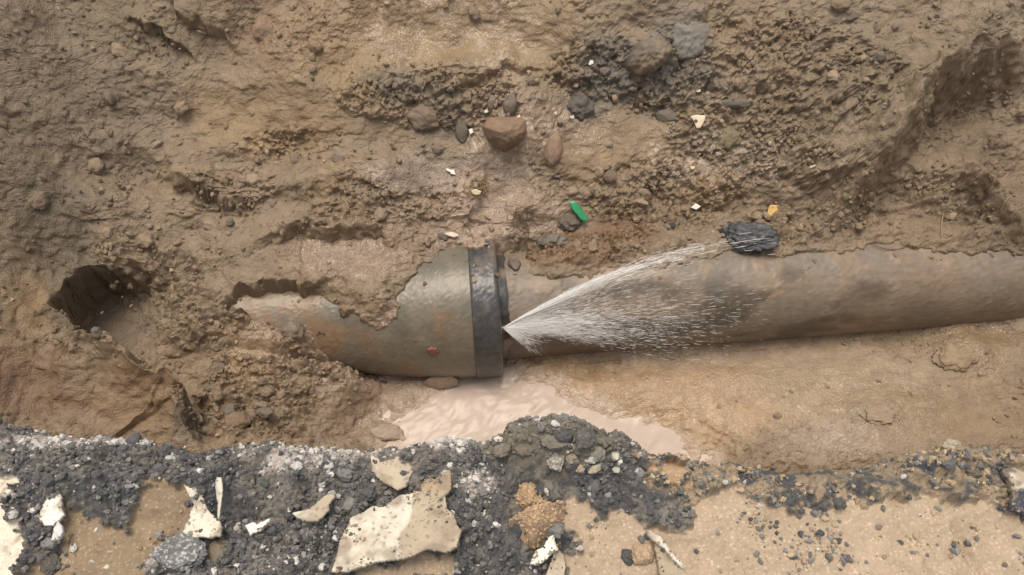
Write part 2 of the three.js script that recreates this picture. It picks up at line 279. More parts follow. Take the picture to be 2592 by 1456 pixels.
// fine relief shared by earth and rubble
function noiseMap(n, seed, fn) {
  const d = new Uint8Array(n * n * 4);
  for (let j = 0; j < n; j++) for (let i = 0; i < n; i++) { const v = clamp(fn(i / n, j / n, seed)) * 255, k = (j * n + i) * 4; d[k] = d[k + 1] = d[k + 2] = v; d[k + 3] = 255; }
  const t = new THREE.DataTexture(d, n, n); t.wrapS = t.wrapT = THREE.RepeatWrapping; t.magFilter = THREE.LinearFilter; t.minFilter = THREE.LinearMipmapLinearFilter; t.generateMipmaps = true; t.needsUpdate = true; return t;
}
const wrapN = (u, v, f, s) => { const a = u * 6.28318, b = v * 6.28318, R = f / 6.28318; return PN.noise(Math.cos(a) * R + s, Math.sin(a) * R + Math.cos(b) * R + 9.1, Math.sin(b) * R + s * 1.7); };
const grit = noiseMap(512, 3, (u, v, s) => 0.5 + 0.35 * wrapN(u, v, 60, s) + 0.3 * wrapN(u, v, 130, s + 4));

// grid lines: fine inside [a, b], coarse out to [lo, hi]
function lines(lo, a, b, hi, fine, coarse) { const o = []; for (let i = 0; i < coarse; i++) o.push(mix(lo, a, i / coarse)); const n = Math.round((b - a) / fine); for (let i = 0; i <= n; i++) o.push(mix(a, b, i / n)); for (let i = 1; i <= coarse; i++) o.push(mix(b, hi, i / coarse)); return o; }
function gridMesh(nx, nzr, pos, col, uv, rough) {
  const idx = new Uint32Array((nx - 1) * (nzr - 1) * 6); let q = 0;
  for (let j = 0; j < nzr - 1; j++) for (let i = 0; i < nx - 1; i++) { const a = j * nx + i, b = a + 1, c = a + nx, d = c + 1; idx[q++] = a; idx[q++] = c; idx[q++] = b; idx[q++] = b; idx[q++] = c; idx[q++] = d; }
  const g = new THREE.BufferGeometry(); g.setAttribute('position', new THREE.BufferAttribute(pos, 3)); if (col) g.setAttribute('color', new THREE.BufferAttribute(col, 3)); if (uv) g.setAttribute('uv', new THREE.BufferAttribute(uv, 2));
  g.setIndex(new THREE.BufferAttribute(idx, 1)); g.computeVertexNormals(); return g;
}
const Q = 1;
{
  const xs = lines(-2.4, -1.38, 1.38, 2.4, 0.0026 / Q, 24), zs = lines(-1.5, -0.66, 0.5, 0.86, 0.0020 / Q, 26), nx = xs.length, nr = zs.length;
  const pos = new Float32Array(nx * nr * 3), col = new Float32Array(nx * nr * 3), uv = new Float32Array(nx * nr * 2);
  let k = 0, u = 0;
  for (const z of zs) for (const x of xs) {
    let y = hShape(x, z), X = x, Z = z, cutting = 0;
    for (const S of SCARPS) if (S.cut) {
      const bx = S.box; if (x < bx[0] || x > bx[1] || z < bx[2] || z > bx[3]) continue;
      const wob = 0.011 * nz(x * 45, z * 45, 3) + 0.022 * nz(x * 16, z * 16, 9), e = edge(S, x, z), d = -(e.d + wob);
      if (d > 0) { const m = S.cut * e.k * ss(0, S.w, d) * Math.exp(-Math.max(0, d - S.w) / (S.cut * 0.7)); X += e.nx * m; Z += e.nz * m; cutting = Math.max(cutting, m); }
    }
    const b = broken(X, Z), rel = relief(X, Z, b), tilt = ss(-0.08, -0.2, plan(x, z)[1]); y += rel * (1 - 0.45 * tilt); Z += rel * 0.5 * tilt;   // crumbs stand out from the slope, not straight up
    { const q = cutting > 0.004 ? 0.014 : 0.009; X += q * fbm(X * 40, y * 55, Z * 40, 3); Z += q * fbm(Z * 40 + 9, y * 55, X * 40, 3); }
    soilColor(X, Z, y, b, col, k); pos[k++] = X; pos[k++] = y; pos[k++] = Z; uv[u++] = (x + 2.4) / 4.8; uv[u++] = (z + 1.5) / 4.8;
  }
  const rn = 384, rd = new Uint8Array(rn * rn * 4);
  for (let j = 0; j < rn; j++) for (let i = 0; i < rn; i++) {
    const x = (i + .5) / rn * 4.8 - 2.4, z = (j + .5) / rn * 4.8 - 1.5; let w = 0; const n = 0.5 * fbm(x * 16, z * 16, 60, 3);
    if (z < 0.8) for (const f of WET) { const m = f(x, z); if (m > 0) w = Math.max(w, ss(0.15, 0.5, m + n)); }
    const v = mix(0.64, 0.27, w) * 255, q = (j * rn + i) * 4; rd[q] = rd[q + 1] = rd[q + 2] = v; rd[q + 3] = 255;
  }
  const rt = new THREE.DataTexture(rd, rn, rn); rt.magFilter = THREE.LinearFilter; rt.needsUpdate = true;
  const bump = grit.clone(); bump.repeat.set(4.8 / 0.22, 4.8 / 0.22); bump.needsUpdate = true;
  const m = new THREE.MeshStandardMaterial({ vertexColors: true, roughness: 1, roughnessMap: rt, bumpMap: bump, bumpScale: 0.0024 });
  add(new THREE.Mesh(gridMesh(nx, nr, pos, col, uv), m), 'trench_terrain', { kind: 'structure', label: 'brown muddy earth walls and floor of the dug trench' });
  console.log('soil', nx, nr);
}
const soilAt = (px, py) => survey(px, py, (x, z) => Math.max(hSoil(x, z), pipeY(x, z)));

// ---------------------------------------------------------------- muddy water in the bottom of the trench
{
  const xs = lines(-0.9, -0.45, 0.75, 1.1, 0.004, 6), zs = lines(0.0, 0.12, 0.55, 0.62, 0.0035, 3), nx = xs.length, nr = zs.length, pos = new Float32Array(nx * nr * 3), col = new Float32Array(nx * nr * 3); let k = 0;
  for (const z of zs) for (const x of xs) {
    const wx = nz(x * 9, z * 9, 73), wz = nz(x * 9, z * 9, 79), X = x + 0.035 * wx, Z = z + 0.035 * wz, u = X * 0.82 - Z * 0.57, v = X * 0.57 + Z * 0.82;
    const y = WATER_Y + 0.004 * nz(u * 12, v * 24, 74) + 0.0017 * nz(u * 40, v * 70, 75) + 0.0003 * nz(u * 150, v * 220, 76);
    const f = ss(0.1, 0.5, nz(u * 28, v * 75, 77) + 0.3 * nz(u * 90, v * 160, 72)) * 0.05, g = 0.42 + 0.9 * fbm(X * 9, Z * 14, 78, 4);
    col[k] = mix(mix(0.53, 0.41, g), 0.7, f); col[k + 1] = mix(mix(0.44, 0.325, g), 0.62, f); col[k + 2] = mix(mix(0.385, 0.265, g), 0.58, f);
    pos[k++] = x; pos[k++] = y; pos[k++] = z;
  }
  const m = new THREE.MeshPhysicalMaterial({ vertexColors: true, roughness: 0.27, ior: 1.33, specularIntensity: 1 });
  add(new THREE.Mesh(gridMesh(nx, nr, pos, col), m), 'water', { kind: 'structure', label: 'milky pinkish water pooled beneath the leaking joint' });
}

// ---------------------------------------------------------------- the pipe: a socket end on the left, a plain end pushed into it
const AXIS = new THREE.Vector3(DX, 0, DZ), JOINT = new THREE.Vector3(AX.x, AX.y, AX.z);
const SIDE = new THREE.Vector3(-DZ, 0, DX);                            // towards the road
// surface of revolution along the axis: profile [t, r], rough cast skin, colour fn(t, angle) with angle 0 up, +90 towards the road
function turned(profile, segs, colour, relief) {
  const n = profile.length, pos = new Float32Array(n * (segs + 1) * 3), col = new Float32Array(n * (segs + 1) * 3); let k = 0;
  for (let j = 0; j < n; j++) for (let i = 0; i <= segs; i++) {
    const a = i / segs * Math.PI * 2, [t, r0] = profile[j], r = r0 + relief(t, i === segs ? 0 : a), c = Math.cos(a) * r, s = Math.sin(a) * r;
    colour(t, i === segs ? 0 : a, r0, col, k); pos[k++] = t * DX + s * SIDE.x; pos[k++] = c; pos[k++] = t * DZ + s * SIDE.z;
  }
  return gridMesh(segs + 1, n, pos, col);
}
const around = (t, a, f, s) => fbm(t * f + s, Math.cos(a) * 0.14 * f, Math.sin(a) * 0.14 * f + s, 3);
const seq = (a, b, n) => Array.from({ length: n + 1 }, (_, i) => mix(a, b, i / n));
{
  const socket = add(new THREE.Group(), 'socket_pipe', thing('thick socket end of the buried pipe with dark raised rim, left of the leak', 'pipe')); socket.position.copy(JOINT);
  const skin = (t, a, r, o, k) => {
    const n = around(t, a, 14, 3), m = around(t, a, 60, 9), st = around(t * 0.3, a, 22, 14), d = clamp(0.55 + 1.1 * n + 0.5 * st), br = ss(0.02, 0.3, around(t, a, 9, 30) + 0.4 * around(t, a, 40, 34) + 0.42 * ss(-0.24, -0.42, t) - 0.12), v = 1 + 0.3 * m;
    o[k] = mix(mix(0.125, 0.19, d), 0.2, br) * v; o[k + 1] = mix(mix(0.113, 0.165, d), 0.135, br) * v; o[k + 2] = mix(mix(0.09, 0.125, d), 0.085, br) * v;
  };
  const barrel = [[-0.66, 0.01], ...seq(-0.66, -0.5, 30).map(t => [t, radius(t)]), ...seq(-0.498, -0.0660, 150).map(t => [t, radius(t)])];
  const mb = new THREE.MeshStandardMaterial({ vertexColors: true, roughness: 0.36 });
  add(new THREE.Mesh(turned(barrel, 420, skin, (t, a) => 0.0016 * around(t, a, 26, 5) + 0.0022 * Math.max(0, around(t, a, 130, 8)) * ss(-1.2, 0.2, Math.cos(a - 0.2))), mb), 'barrel', { label: 'olive grey pipe barrel with a thin film of mud' }, socket);
  const iron = (t, a, r, o, k) => {
    const n = around(t, a, 20, 41), m = around(t, a, 90, 44), rust = ss(0.16, 0.45, around(t, a, 12, 47)) * 0.25, v = 1 + 0.5 * m;
    const g = mix(0.045, 0.085, clamp(0.5 + n)), mud = ss(-0.12, 0.16, around(t, a, 16, 57) + 0.1 * m + 0.26 * Math.cos(a + 0.5) - 0.34) * 0.45; o[k] = mix(mix(g, 0.15, rust), 0.25, mud) * v; o[k + 1] = mix(mix(g * 1.0, 0.115, rust), 0.195, mud) * v; o[k + 2] = mix(mix(g * 1.02, 0.08, rust), 0.145, mud) * v;
  };
  const rim = [[-0.0660, 0.165], [-0.0660, 0.1745], [-0.0635, 0.1772], [-0.0585, 0.178], ...seq(-0.0555, -0.009, 22).map(t => [t, 0.178]), [-0.0055, 0.1772], [-0.002, 0.1748], [0, 0.1715], [0.0003, 0.165], [0.0003, 0.154], [-0.002, 0.1505], [-0.02, 0.149], [-0.035, 0.148]];
  add(new THREE.Mesh(turned(rim, 420, iron, (t, a) => t > -0.0659 && t < 0 ? 0.0014 * around(t, a, 40, 51) + 0.001 * around(t, a, 150, 53) : 0), new THREE.MeshStandardMaterial({ vertexColors: true, roughness: 0.3, metalness: 0.05 })), 'rim', { label: 'dark wet iron rim of the socket' }, socket);
  // packing in the joint
  const pack = [[-0.034, 0.1485], [-0.016, 0.147], [-0.011, 0.144], [-0.012, 0.139], [-0.016, 0.133]];
  add(new THREE.Mesh(turned(pack, 260, (t, a, r, o, k) => { const v = 0.035 * (1 + 0.8 * around(t, a, 60, 61)); o[k] = v; o[k + 1] = v * 0.95; o[k + 2] = v * 0.88; }, (t, a) => 0.0025 * around(t, a, 60, 62)), new THREE.MeshStandardMaterial({ vertexColors: true, roughness: 0.7 })), 'joint_packing', {}, socket);
  // red paint dab on the barrel
  const p = survey(1096, 888, (x, z) => pipeY(x, z)), [t0, s0] = plan(p[0], p[2]), r = radius(t0) , a0 = Math.atan2(s0, p[1] - AX.y), g = new THREE.BufferGeometry(), pts = [], ix = [], cs = [], N = 30, RG = 6, rr = rng(5);
  const wob = Array.from({ length: N }, () => 0.85 + 0.3 * rr());
  for (let j = 0; j <= RG; j++) for (let i = 0; i < N; i++) {
    const f = j / RG, q = i / N * 6.2832, u = Math.cos(q) * 0.0135 * f * wob[i], v = Math.sin(q) * 0.0115 * f * wob[i], a = a0 + v / r, R = r + (f < 1 ? 0.0042 + 0.0014 * (1 - f * f) : 0.0005);
    const t = t0 + u + v * 0.25; pts.push(t * DX + Math.sin(a) * R * SIDE.x, Math.cos(a) * R, t * DZ + Math.sin(a) * R * SIDE.z);
    const w = ss(-0.1, 0.4, nz(u * 260, v * 260, 4)); cs.push(mix(0.19, 0.2, w), mix(0.048, 0.13, w), mix(0.042, 0.1, w));
    if (j < RG) { const A = j * N + i, B = j * N + (i + 1) % N; ix.push(A, A + N, B, B, A + N, B + N); }
  }
  g.setAttribute('position', new THREE.Float32BufferAttribute(pts, 3)); g.setAttribute('color', new THREE.Float32BufferAttribute(cs, 3)); g.setIndex(ix); g.computeVertexNormals();
  add(new THREE.Mesh(g, new THREE.MeshStandardMaterial({ vertexColors: true, roughness: 0.5 })), 'paint_mark', { label: 'round dull red paint dab' }, socket);
}
{
  const plain = add(new THREE.Group(), 'plain_pipe', thing('long straight grey brown pipe running right from the leaking joint', 'pipe')); plain.position.copy(JOINT);
  const skin = (t, a, r, o, k) => {
    const n = around(t, a, 10, 103), m = around(t, a, 70, 109), l = fbm(t * 4, a * 14, 3, 3), d = clamp(0.5 + 1.0 * n + 0.6 * l), clean = ss(-0.05, 0.25, around(t * 0.6, a, 7, 120) + 0.1), soak = ss(-0.1, 0.14, around(t * 0.5, a, 12, 140) + 0.22 - 0.62 * Math.hypot(Math.max(0, t - 0.3) * 1.3, (a - 1.35) * 0.55)), v = (1 + 0.34 * m) * mix(1, 0.55, soak);
    const cake = ss(0.02, 0.2, around(t, a, 17, 150) + 0.4 * around(t, a, 60, 152) + 0.3 * Math.cos(a + 0.25) - 0.27) * 0.85;   // mud smeared down from the bank
    o[k] = mix(mix(mix(0.17, 0.25, d), 0.165, clean * 0.7), 0.235, cake) * v; o[k + 1] = mix(mix(mix(0.13, 0.195, d), 0.145, clean * 0.7), 0.172, cake) * v; o[k + 2] = mix(mix(mix(0.095, 0.145, d), 0.12, clean * 0.7), 0.116, cake) * v;
  };
  const prof = [[-0.05, 0.128], [-0.045, R_PIPE], ...seq(-0.03, 1.5, 380).map(t => [t, R_PIPE]), ...seq(1.52, 2.3, 20).map(t => [t, R_PIPE])];
  add(new THREE.Mesh(turned(prof, 400, skin, (t, a) => t < 0.02 ? 0 : 0.001 * ss(0.02, 0.2, around(t, a, 17, 150) + 0.4 * around(t, a, 60, 152) + 0.3 * Math.cos(a + 0.25) - 0.27) + 0.0008 * around(t, a, 20, 71) + 0.0016 * Math.max(0, around(t * 0.55, a, 120, 75)) + 0.001 * ss(0.1, 0.4, around(t * 0.7, a, 30, 79))), new THREE.MeshStandardMaterial({ vertexColors: true, roughness: 0.46 })), 'barrel', { label: 'straight barrel filmed with grey brown mud' }, plain);
  const band = [[-0.012, 0.1385], [0.002, 0.138], [0.008, 0.1373], [0.014, 0.1364], [0.02, 0.1357], [0.024, 0.1335]];
  add(new THREE.Mesh(turned(band, 260, (t, a, r, o, k) => { const v = 0.04 * (1 + 1.1 * around(t, a, 50, 131)), m = ss(-0.05, 0.2, around(t, a, 25, 137)); o[k] = mix(v, 0.19, m); o[k + 1] = mix(v * 0.96, 0.145, m); o[k + 2] = mix(v * 0.9, 0.105, m); }, (t, a) => 0.004 * around(t, a, 30, 132) + 0.002 * around(t, a, 110, 133)), new THREE.MeshStandardMaterial({ vertexColors: true, roughness: 0.4 })), 'joint_shade_band', { label: 'dark band painted in for the shaded recess at the joint' }, plain);  // added dark band paints the shade of the joint recess
}

// ---------------------------------------------------------------- road edge on the near side: broken asphalt crust over sandy base
const LIP = [[-300, 1040], [0, 1065], [90, 1080], [180, 1105], [250, 1096], [330, 1100], [440, 1118], [500, 1128], [600, 1118], [700, 1112], [860, 1132], [930, 1128], [1010, 1122], [1060, 1098], [1140, 1100], [1200, 1112], [1250, 1112], [1285, 1062], [1310, 1048], [1400, 1060], [1480, 1062], [1530, 1090], [1600, 1112], [1700, 1146], [1830, 1157], [1900, 1166], [1980, 1176], [2080, 1178], [2190, 1182], [2270, 1145], [2340, 1134], [2400, 1114], [2450, 1127], [2592, 1132], [2900, 1130]].map(([a, b]) => { const p = onLevel(a, b, 0); return [p[0], p[2]]; });
function lipZ(x) { let i = 0; while (i < LIP.length - 2 && x > LIP[i + 1][0]) i++; const t = (x - LIP[i][0]) / (LIP[i + 1][0] - LIP[i][0]); return mix(LIP[i][1], LIP[i + 1][1], clamp(t)) + 0.004 * nz(x * 60, 3, 5) + 0.002 * nz(x * 200, 8, 5); }
const z2 = ([a, b]) => [a * 0.2805, 1050 + b * 0.2805], z3 = ([a, b]) => [600 + a * 0.2805, 1050 + b * 0.2805], z4 = ([a, b]) => [1200 + a * 0.3151, 1000 + b * 0.3151];
// bare sandy places (no asphalt)
const SANDY = [
  [[[560, 790], [720, 800], [740, 960], [850, 1000], [1000, 1015], [1230, 980], [1245, 870], [1330, 790], [1400, 700], [1500, 540], [1650, 650], [1760, 800], [1760, 960], [1640, 1060], [1560, 1110], [1420, 1160], [1340, 1340], [1360, 1600], [100, 1600], [300, 1290], [480, 1330], [560, 1180], [600, 1100]].map(z2), 0],
  [[[-80, 590], [60, 600], [160, 560], [200, 620], [100, 740], [60, 860], [90, 1000], [260, 1050], [330, 1200], [300, 1290], [100, 1600], [-120, 1600]].map(z2), 1],
  [[[740, 890], [870, 870], [930, 930], [980, 1010], [1050, 1000], [1090, 940], [1200, 960], [1320, 1000], [1400, 1080], [1500, 1110], [1700, 1150], [1790, 990], [1750, 900], [1850, 830], [2063, 740], [2500, 900], [2500, 1600], [740, 1600], [740, 1320], [880, 1250], [800, 1150], [720, 1010]].map(z4), 2],
  [[[1850, 1233], [2000, 1290], [2100, 1300], [2150, 1272], [2300, 1265], [2420, 1260], [2500, 1275], [2592, 1305], [2900, 1310], [2900, 1600], [1850, 1600]], 2],
  [[[930, 1450], [1100, 1400], [1500, 1300], [1720, 1240], [1990, 1210], [2000, 1330], [1960, 1500], [900, 1600]].map(z3), 2],
  [[[1370, 560], [1600, 545], [1700, 620], [1760, 720], [1650, 790], [1500, 740], [1400, 660]].map(z4), 3],
].map(([p, k]) => [areaAt(p, 0), k]);
const GRAVELLY = areaAt([[1580, 1080], [1700, 1130], [1900, 1150], [2190, 1170], [2400, 1090], [2900, 1100], [2900, 1310], [2592, 1300], [2500, 1275], [2300, 1265], [2150, 1272], [2100, 1300], [2000, 1290], [1850, 1240], [1760, 1290], [1640, 1250], [1600, 1180]], 0);
const DUST = [[150, 1115, 190, 32], [250, 1120, 90, 25], [820, 1140, 190, 40], [1130, 1110, 110, 30], [420, 1410, 70, 45], [1220, 1230, 50, 40], [750, 1180, 90, 30]].map(a => patchOn(...a, () => 0));
const HEAP = patchOn(1390, 1130, 170, 75, () => 0), HOLE = patchOn(620, 1330, 90, 60, () => 0), SLAB = patchOn(1870, 1190, 110, 50, () => 0), KNOLL = patchOn(2420, 1170, 120, 50, () => 0), LEFTRUN = patchOn(330, 1215, 260, 70, () => 0), MIDRUN = patchOn(880, 1190, 200, 60, () => 0);
function roadZone(x, z) {   // 0 asphalt ... 1 sand, with the nearest sandy kind
  let d = 1, kind = 2; for (const [f, k] of SANDY) { const q = f(x, z); if (q < d) { d = q; kind = k; } }
  const w = 0.012 * nz(x * 45, z * 45, 81) + 0.009 * nz(x * 110, z * 110, 82) + 0.004 * nz(x * 260, z * 260, 89); return [ss(0.003, -0.003, d + w), kind, d];
}
const CK = [[2425, 1330], [2450, 1390], [2475, 1425], [2500, 1470]].map(([a, b]) => onLevel(a, b, 0));
function CRACK(z) { let i = 0; while (i < CK.length - 2 && z > CK[i + 1][2]) i++; return mix(CK[i][0], CK[i + 1][0], (z - CK[i][2]) / (CK[i + 1][2] - CK[i][2])) + 0.004 * nz(z * 70, 1, 2); }
function hRoad(x, z) {
  const [s] = roadZone(x, z), e = z - lipZ(x);
  let y = 0.012 * fbm(x * 9, z * 9, 83, 3);
  y += (1 - s) * (0.006 + 0.03 * steps(fbm(x * 24, z * 28, 96, 4), 7) + 0.014 * fbm(x * 28, z * 28, 84, 4) + 0.01 * lumps(x, z, 0.03, 91, 0.5) + 0.005 * lumps(x, z, 0.011, 93, 0.7) + 0.002 * lumps(x, z, 0.005, 97, 0.7));
  y += s * (0.0065 * fbm(x * 40, z * 46, 85, 4) + 0.006 * steps(fbm(x * 18, z * 22, 99, 3), 8) + 0.0012 * lumps(x, z, 0.008, 95, 0.4));
  y += 0.05 * HEAP(x, z) + 0.015 * KNOLL(x, z) + 0.022 * LEFTRUN(x, z) + 0.02 * MIDRUN(x, z) - 0.02 * HOLE(x, z);
  const cx = CRACK(z), crack = Math.abs(x - cx); if (x > 0.4) y -= ss(0.8, 0.83, z) * (0.014 * ss(0.011, 0.0, crack) + 0.008 * ss(0.0, 0.012, x - cx));
  if (e < 0.03) y -= 0.03 * Math.pow(1 - clamp(e / 0.03), 2.2);
  return y;
}
{
  const xs = lines(-3.0, -0.72, 0.72, 3.0, 0.0014, 60), rows = []; for (let i = 0; i < 12; i++) rows.push([-1 + i / 12, 0]); for (let i = 0; i <= 210; i++) rows.push([i / 210, 1]); for (let i = 1; i <= 20; i++) rows.push([1 + i / 20, 2]);
  const nx = xs.length, nr = rows.length, pos = new Float32Array(nx * nr * 3), col = new Float32Array(nx * nr * 3), uv = new Float32Array(nx * nr * 2); let k = 0, u = 0;
  for (const [v, part] of rows) for (const x of xs) {
    const lz = lipZ(x); let z, y;
    if (part === 0) { const d = -v; z = lz + 0.03 * d * d + 0.01 * nz(x * 40, d * 4, 6) * d; y = hRoad(x, lz) - 0.16 * d; }
    else if (part === 1) { z = mix(lz, 0.97, v); y = hRoad(x, z); }
    else { z = 0.97 + (v - 1) * 2.0; y = hRoad(x, z) * (2 - v); }
    const [s, kind] = roadZone(x, z), n = fbm(x * 50, z * 50, 86, 3), f = nz(x * 420, z * 420, 87), g = fbm(x * 9, z * 9, 88, 3);
    let c = [0.088, 0.088, 0.09]; const base = [[0.25, 0.185, 0.12], [0.68, 0.62, 0.52], [0.39, 0.3, 0.215], [0.38, 0.26, 0.165]][kind];
    let du = 0; for (const D of DUST) { const m = D(x, z); if (m > 0) du = Math.max(du, ss(0.2, 0.7, m + 0.5 * n + 0.25 * f)); }
    const br = ss(-0.16, 0.22, n * 0.9 + g * 1.6) * 0.8; c = [mix(c[0], 0.19, br), mix(c[1], 0.17, br), mix(c[2], 0.145, br)];
    const hp = ss(0.15, 0.5, HEAP(x, z) + 0.4 * n); c = [mix(c[0], 0.165, hp), mix(c[1], 0.148, hp), mix(c[2], 0.12, hp)];
    const mixd = GRAVELLY(x, z); if (mixd < 0) { const a = ss(-0.22, 0.1, n * 1.4 + g * 0.5) * 0.85; c = [mix(c[0], 0.3, a), mix(c[1], 0.23, a), mix(c[2], 0.155, a)]; }
    if (kind === 1) { const t = ss(-0.1, 0.25, n * 0.8 + g + 0.12); base[0] = mix(0.42, base[0], t); base[1] = mix(0.34, base[1], t); base[2] = mix(0.24, base[2], t); }
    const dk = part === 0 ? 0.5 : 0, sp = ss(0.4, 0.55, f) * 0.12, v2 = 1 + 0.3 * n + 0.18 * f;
    col[k] = clamp(mix(mix(c[0], 0.5, du * 0.7), base[0] + sp, s) * v2); col[k + 1] = clamp(mix(mix(c[1], 0.49, du * 0.6), base[1] + sp, s) * v2); col[k + 2] = clamp(mix(mix(c[2], 0.46, du * 0.6), base[2] + sp, s) * v2);
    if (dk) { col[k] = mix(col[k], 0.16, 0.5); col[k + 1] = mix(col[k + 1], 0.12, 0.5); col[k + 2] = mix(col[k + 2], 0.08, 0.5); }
    pos[k++] = x; pos[k++] = y; pos[k++] = z; uv[u++] = x / 0.11; uv[u++] = z / 0.11;
  }
  const m = new THREE.MeshStandardMaterial({ vertexColors: true, roughness: 0.92, bumpMap: grit, bumpScale: 0.0007 });
  add(new THREE.Mesh(gridMesh(nx, nr, pos, col, uv), m), 'road', { kind: 'structure', label: 'broken black asphalt edge and sandy base along the trench' });
  // the street beyond the dig
  const sh = new THREE.Shape([[-60, -60], [60, -60], [60, 60], [-60, 60]].map(p => new THREE.Vector2(...p))); sh.holes.push(new THREE.Path([[-2.3, -2.9], [-2.3, 1.4], [2.3, 1.4], [2.3, -2.9]].map(p => new THREE.Vector2(...p))));
  const gg = new THREE.ShapeGeometry(sh); gg.rotateX(-Math.PI / 2);
  add(new THREE.Mesh(gg, new THREE.MeshStandardMaterial({ color: new THREE.Color().setRGB(0.16, 0.135, 0.105), roughness: 0.95 })), 'ground', { kind: 'structure' }).position.y = -0.045;
}
const roadAt = (px, py) => survey(px, py, hRoad);

// ---------------------------------------------------------------- stones, clods, flakes
function rock(seed, angular, detail = 5, rough = 0.12) {
  const r = rng(seed * 7919 + 13), g = mergeVertices(new THREE.IcosahedronGeometry(1, detail).deleteAttribute('uv').deleteAttribute('normal'), 1e-4), p = g.attributes.position, pl = [];
  for (let i = 0; i < 11; i++) { const v = new THREE.Vector3(r() - 0.5, r() - 0.5, r() - 0.5).normalize(); pl.push([v, 0.72 + 0.28 * r()]); }
  const v = new THREE.Vector3();
  for (let i = 0; i < p.count; i++) {
    v.fromBufferAttribute(p, i).normalize(); let m = 1.06;
    for (const [n, c] of pl) { const d = v.dot(n); if (d > 0.05) m = Math.min(m, mix(1.06, c / d, angular)); }
    m *= 1 + rough * 2.2 * fbm(v.x * 1.6 + seed, v.y * 1.6, v.z * 1.6, 3) + rough * 0.7 * nz(v.x * 7, v.y * 7 + seed, v.z * 7);
    p.setXYZ(i, v.x * m, v.y * m, v.z * m);
  }
  g.computeVertexNormals(); return g;
}
function tint(g, c, amt, f, seed, alt, altAmt = 0.5) {
  const p = g.attributes.position, o = new Float32Array(p.count * 3);
  for (let i = 0; i < p.count; i++) {
    const x = p.getX(i) * f, y = p.getY(i) * f, z = p.getZ(i) * f, n = 1 + amt * (1.6 * fbm(x + seed, y, z, 3) + 0.6 * nz(x * 4, y * 4, z * 4 + seed)), a = alt ? ss(0.02, 0.28, fbm(x * 1.7, y * 1.7 + seed, z * 1.7, 3)) * altAmt : 0;
    for (let k = 0; k < 3; k++) o[i * 3 + k] = clamp((alt ? mix(c[k], alt[k], a) : c[k]) * n, 0.01, 0.9);
  }
  g.setAttribute('color', new THREE.BufferAttribute(o, 3)); return g;
}
const M_DRY = new THREE.MeshStandardMaterial({ vertexColors: true, roughness: 0.92 }), M_DAMP = new THREE.MeshStandardMaterial({ vertexColors: true, roughness: 0.6 }), M_CHIP = new THREE.MeshStandardMaterial({ vertexColors: true, roughness: 0.5 });
const wide = fn => (x, z) => { const d = 0.02, sx = (fn(x + d, z) - fn(x - d, z)) / (2 * d), sz = (fn(x, z + d) - fn(x, z - d)) / (2 * d); return new THREE.Vector3(-sx, 1, -sz).normalize(); };
const soilNormal = wide((x, z) => Math.max(hShape(x, z), pipeY(x, z))), roadNormal = (x, z) => new THREE.Vector3(0, 1, 0);
const depthOf = p => -(p[1] - CAM.y) * SP - (p[2] - CAM.z) * CP;
function basisOn(n, turn) { const x = new THREE.Vector3(1, 0, 0).addScaledVector(n, -n.x).normalize(), z = new THREE.Vector3().crossVectors(x, n), m = new THREE.Matrix4().makeBasis(x, n, z); return new THREE.Quaternion().setFromRotationMatrix(m).multiply(new THREE.Quaternion().setFromAxisAngle(new THREE.Vector3(0, 1, 0), -turn)); }
// one stone seen at (px, py), w x h photo pixels across
function stone(name, label, category, px, py, w, h, c, o = {}) {
  const road = o.road, p = road ? roadAt(px, py) : soilAt(px, py), s = PX * depthOf(p) / 2, n = road ? roadNormal() : soilNormal(p[0], p[2]), th = o.thick ?? 0.75, T = Math.min(w, h) * th;
  const g = tint(rock(o.seed ?? Math.round(px + py * 3), o.angular ?? 0.8, o.detail ?? 9, o.rough ?? 0.17), c, o.amt ?? 0.28, o.f ?? 2.2, px, o.alt, o.altAmt);
  const m = add(new THREE.Mesh(g, o.mat ?? M_DRY), name, thing(label, category, o.group));
  m.quaternion.copy(basisOn(n, (o.turn ?? 0) * Math.PI / 180)); m.scale.set(w * s, T * s, h * s);
  m.position.set(p[0], p[1], p[2]).addScaledVector(n, T * s * ((o.up ?? 0.25) * (o.road ? 0.8 : 0.45) - (o.road ? 0 : T * s * 0.08))); return m;
}
const BR = [0.235, 0.155, 0.1], BG = [0.19, 0.145, 0.105], DK = [0.13, 0.108, 0.088], GY = [0.16, 0.14, 0.118], TAN = [0.42, 0.28, 0.17], MUD = [0.2, 0.15, 0.11], COAL = [0.06, 0.06, 0.064];
stone('mud_lump', 'rough brown lump left of the big smooth cobble', 'mud lump', 1074, 298, 82, 62, BG, { turn: 25, up: 0.4 });
stone('pebble', 'oblong brown pebble standing right of the big smooth cobble', 'stone', 1401, 380, 44, 78, [0.25, 0.17, 0.12], { angular: 0.2, rough: 0.08, turn: 10, up: 0.2 });
stone('asphalt_lump', 'dark gravelly asphalt lump upper right of the big cobble', 'asphalt', 1468, 274, 66, 64, [0.115, 0.1, 0.086], { rough: 0.3, up: 0.3, angular: 0.4 });
stone('slate_stone', 'dark angular flat stone left of the cream triangular chip', 'stone', 1692, 294, 62, 42, [0.155, 0.13, 0.103], { angular: 1, rough: 0.05, up: 0.35, thick: 0.5, turn: 10 });
stone('flat_stone', 'long dark flat stone above the cream triangular chip', 'stone', 1852, 262, 96, 26, [0.14, 0.12, 0.1], { angular: 0.9, rough: 0.06, up: 0.2, thick: 0.8 });
stone('pebble', 'small angular stone left of the white torn scrap', 'stone', 1108, 377, 30, 26, BG, { angular: 0.9, up: 0.4 });
stone('pebble', 'dark upright oblong stone between the rough lump and the big cobble', 'stone', 1168, 332, 32, 58, DK, { turn: -8, up: 0.35 });
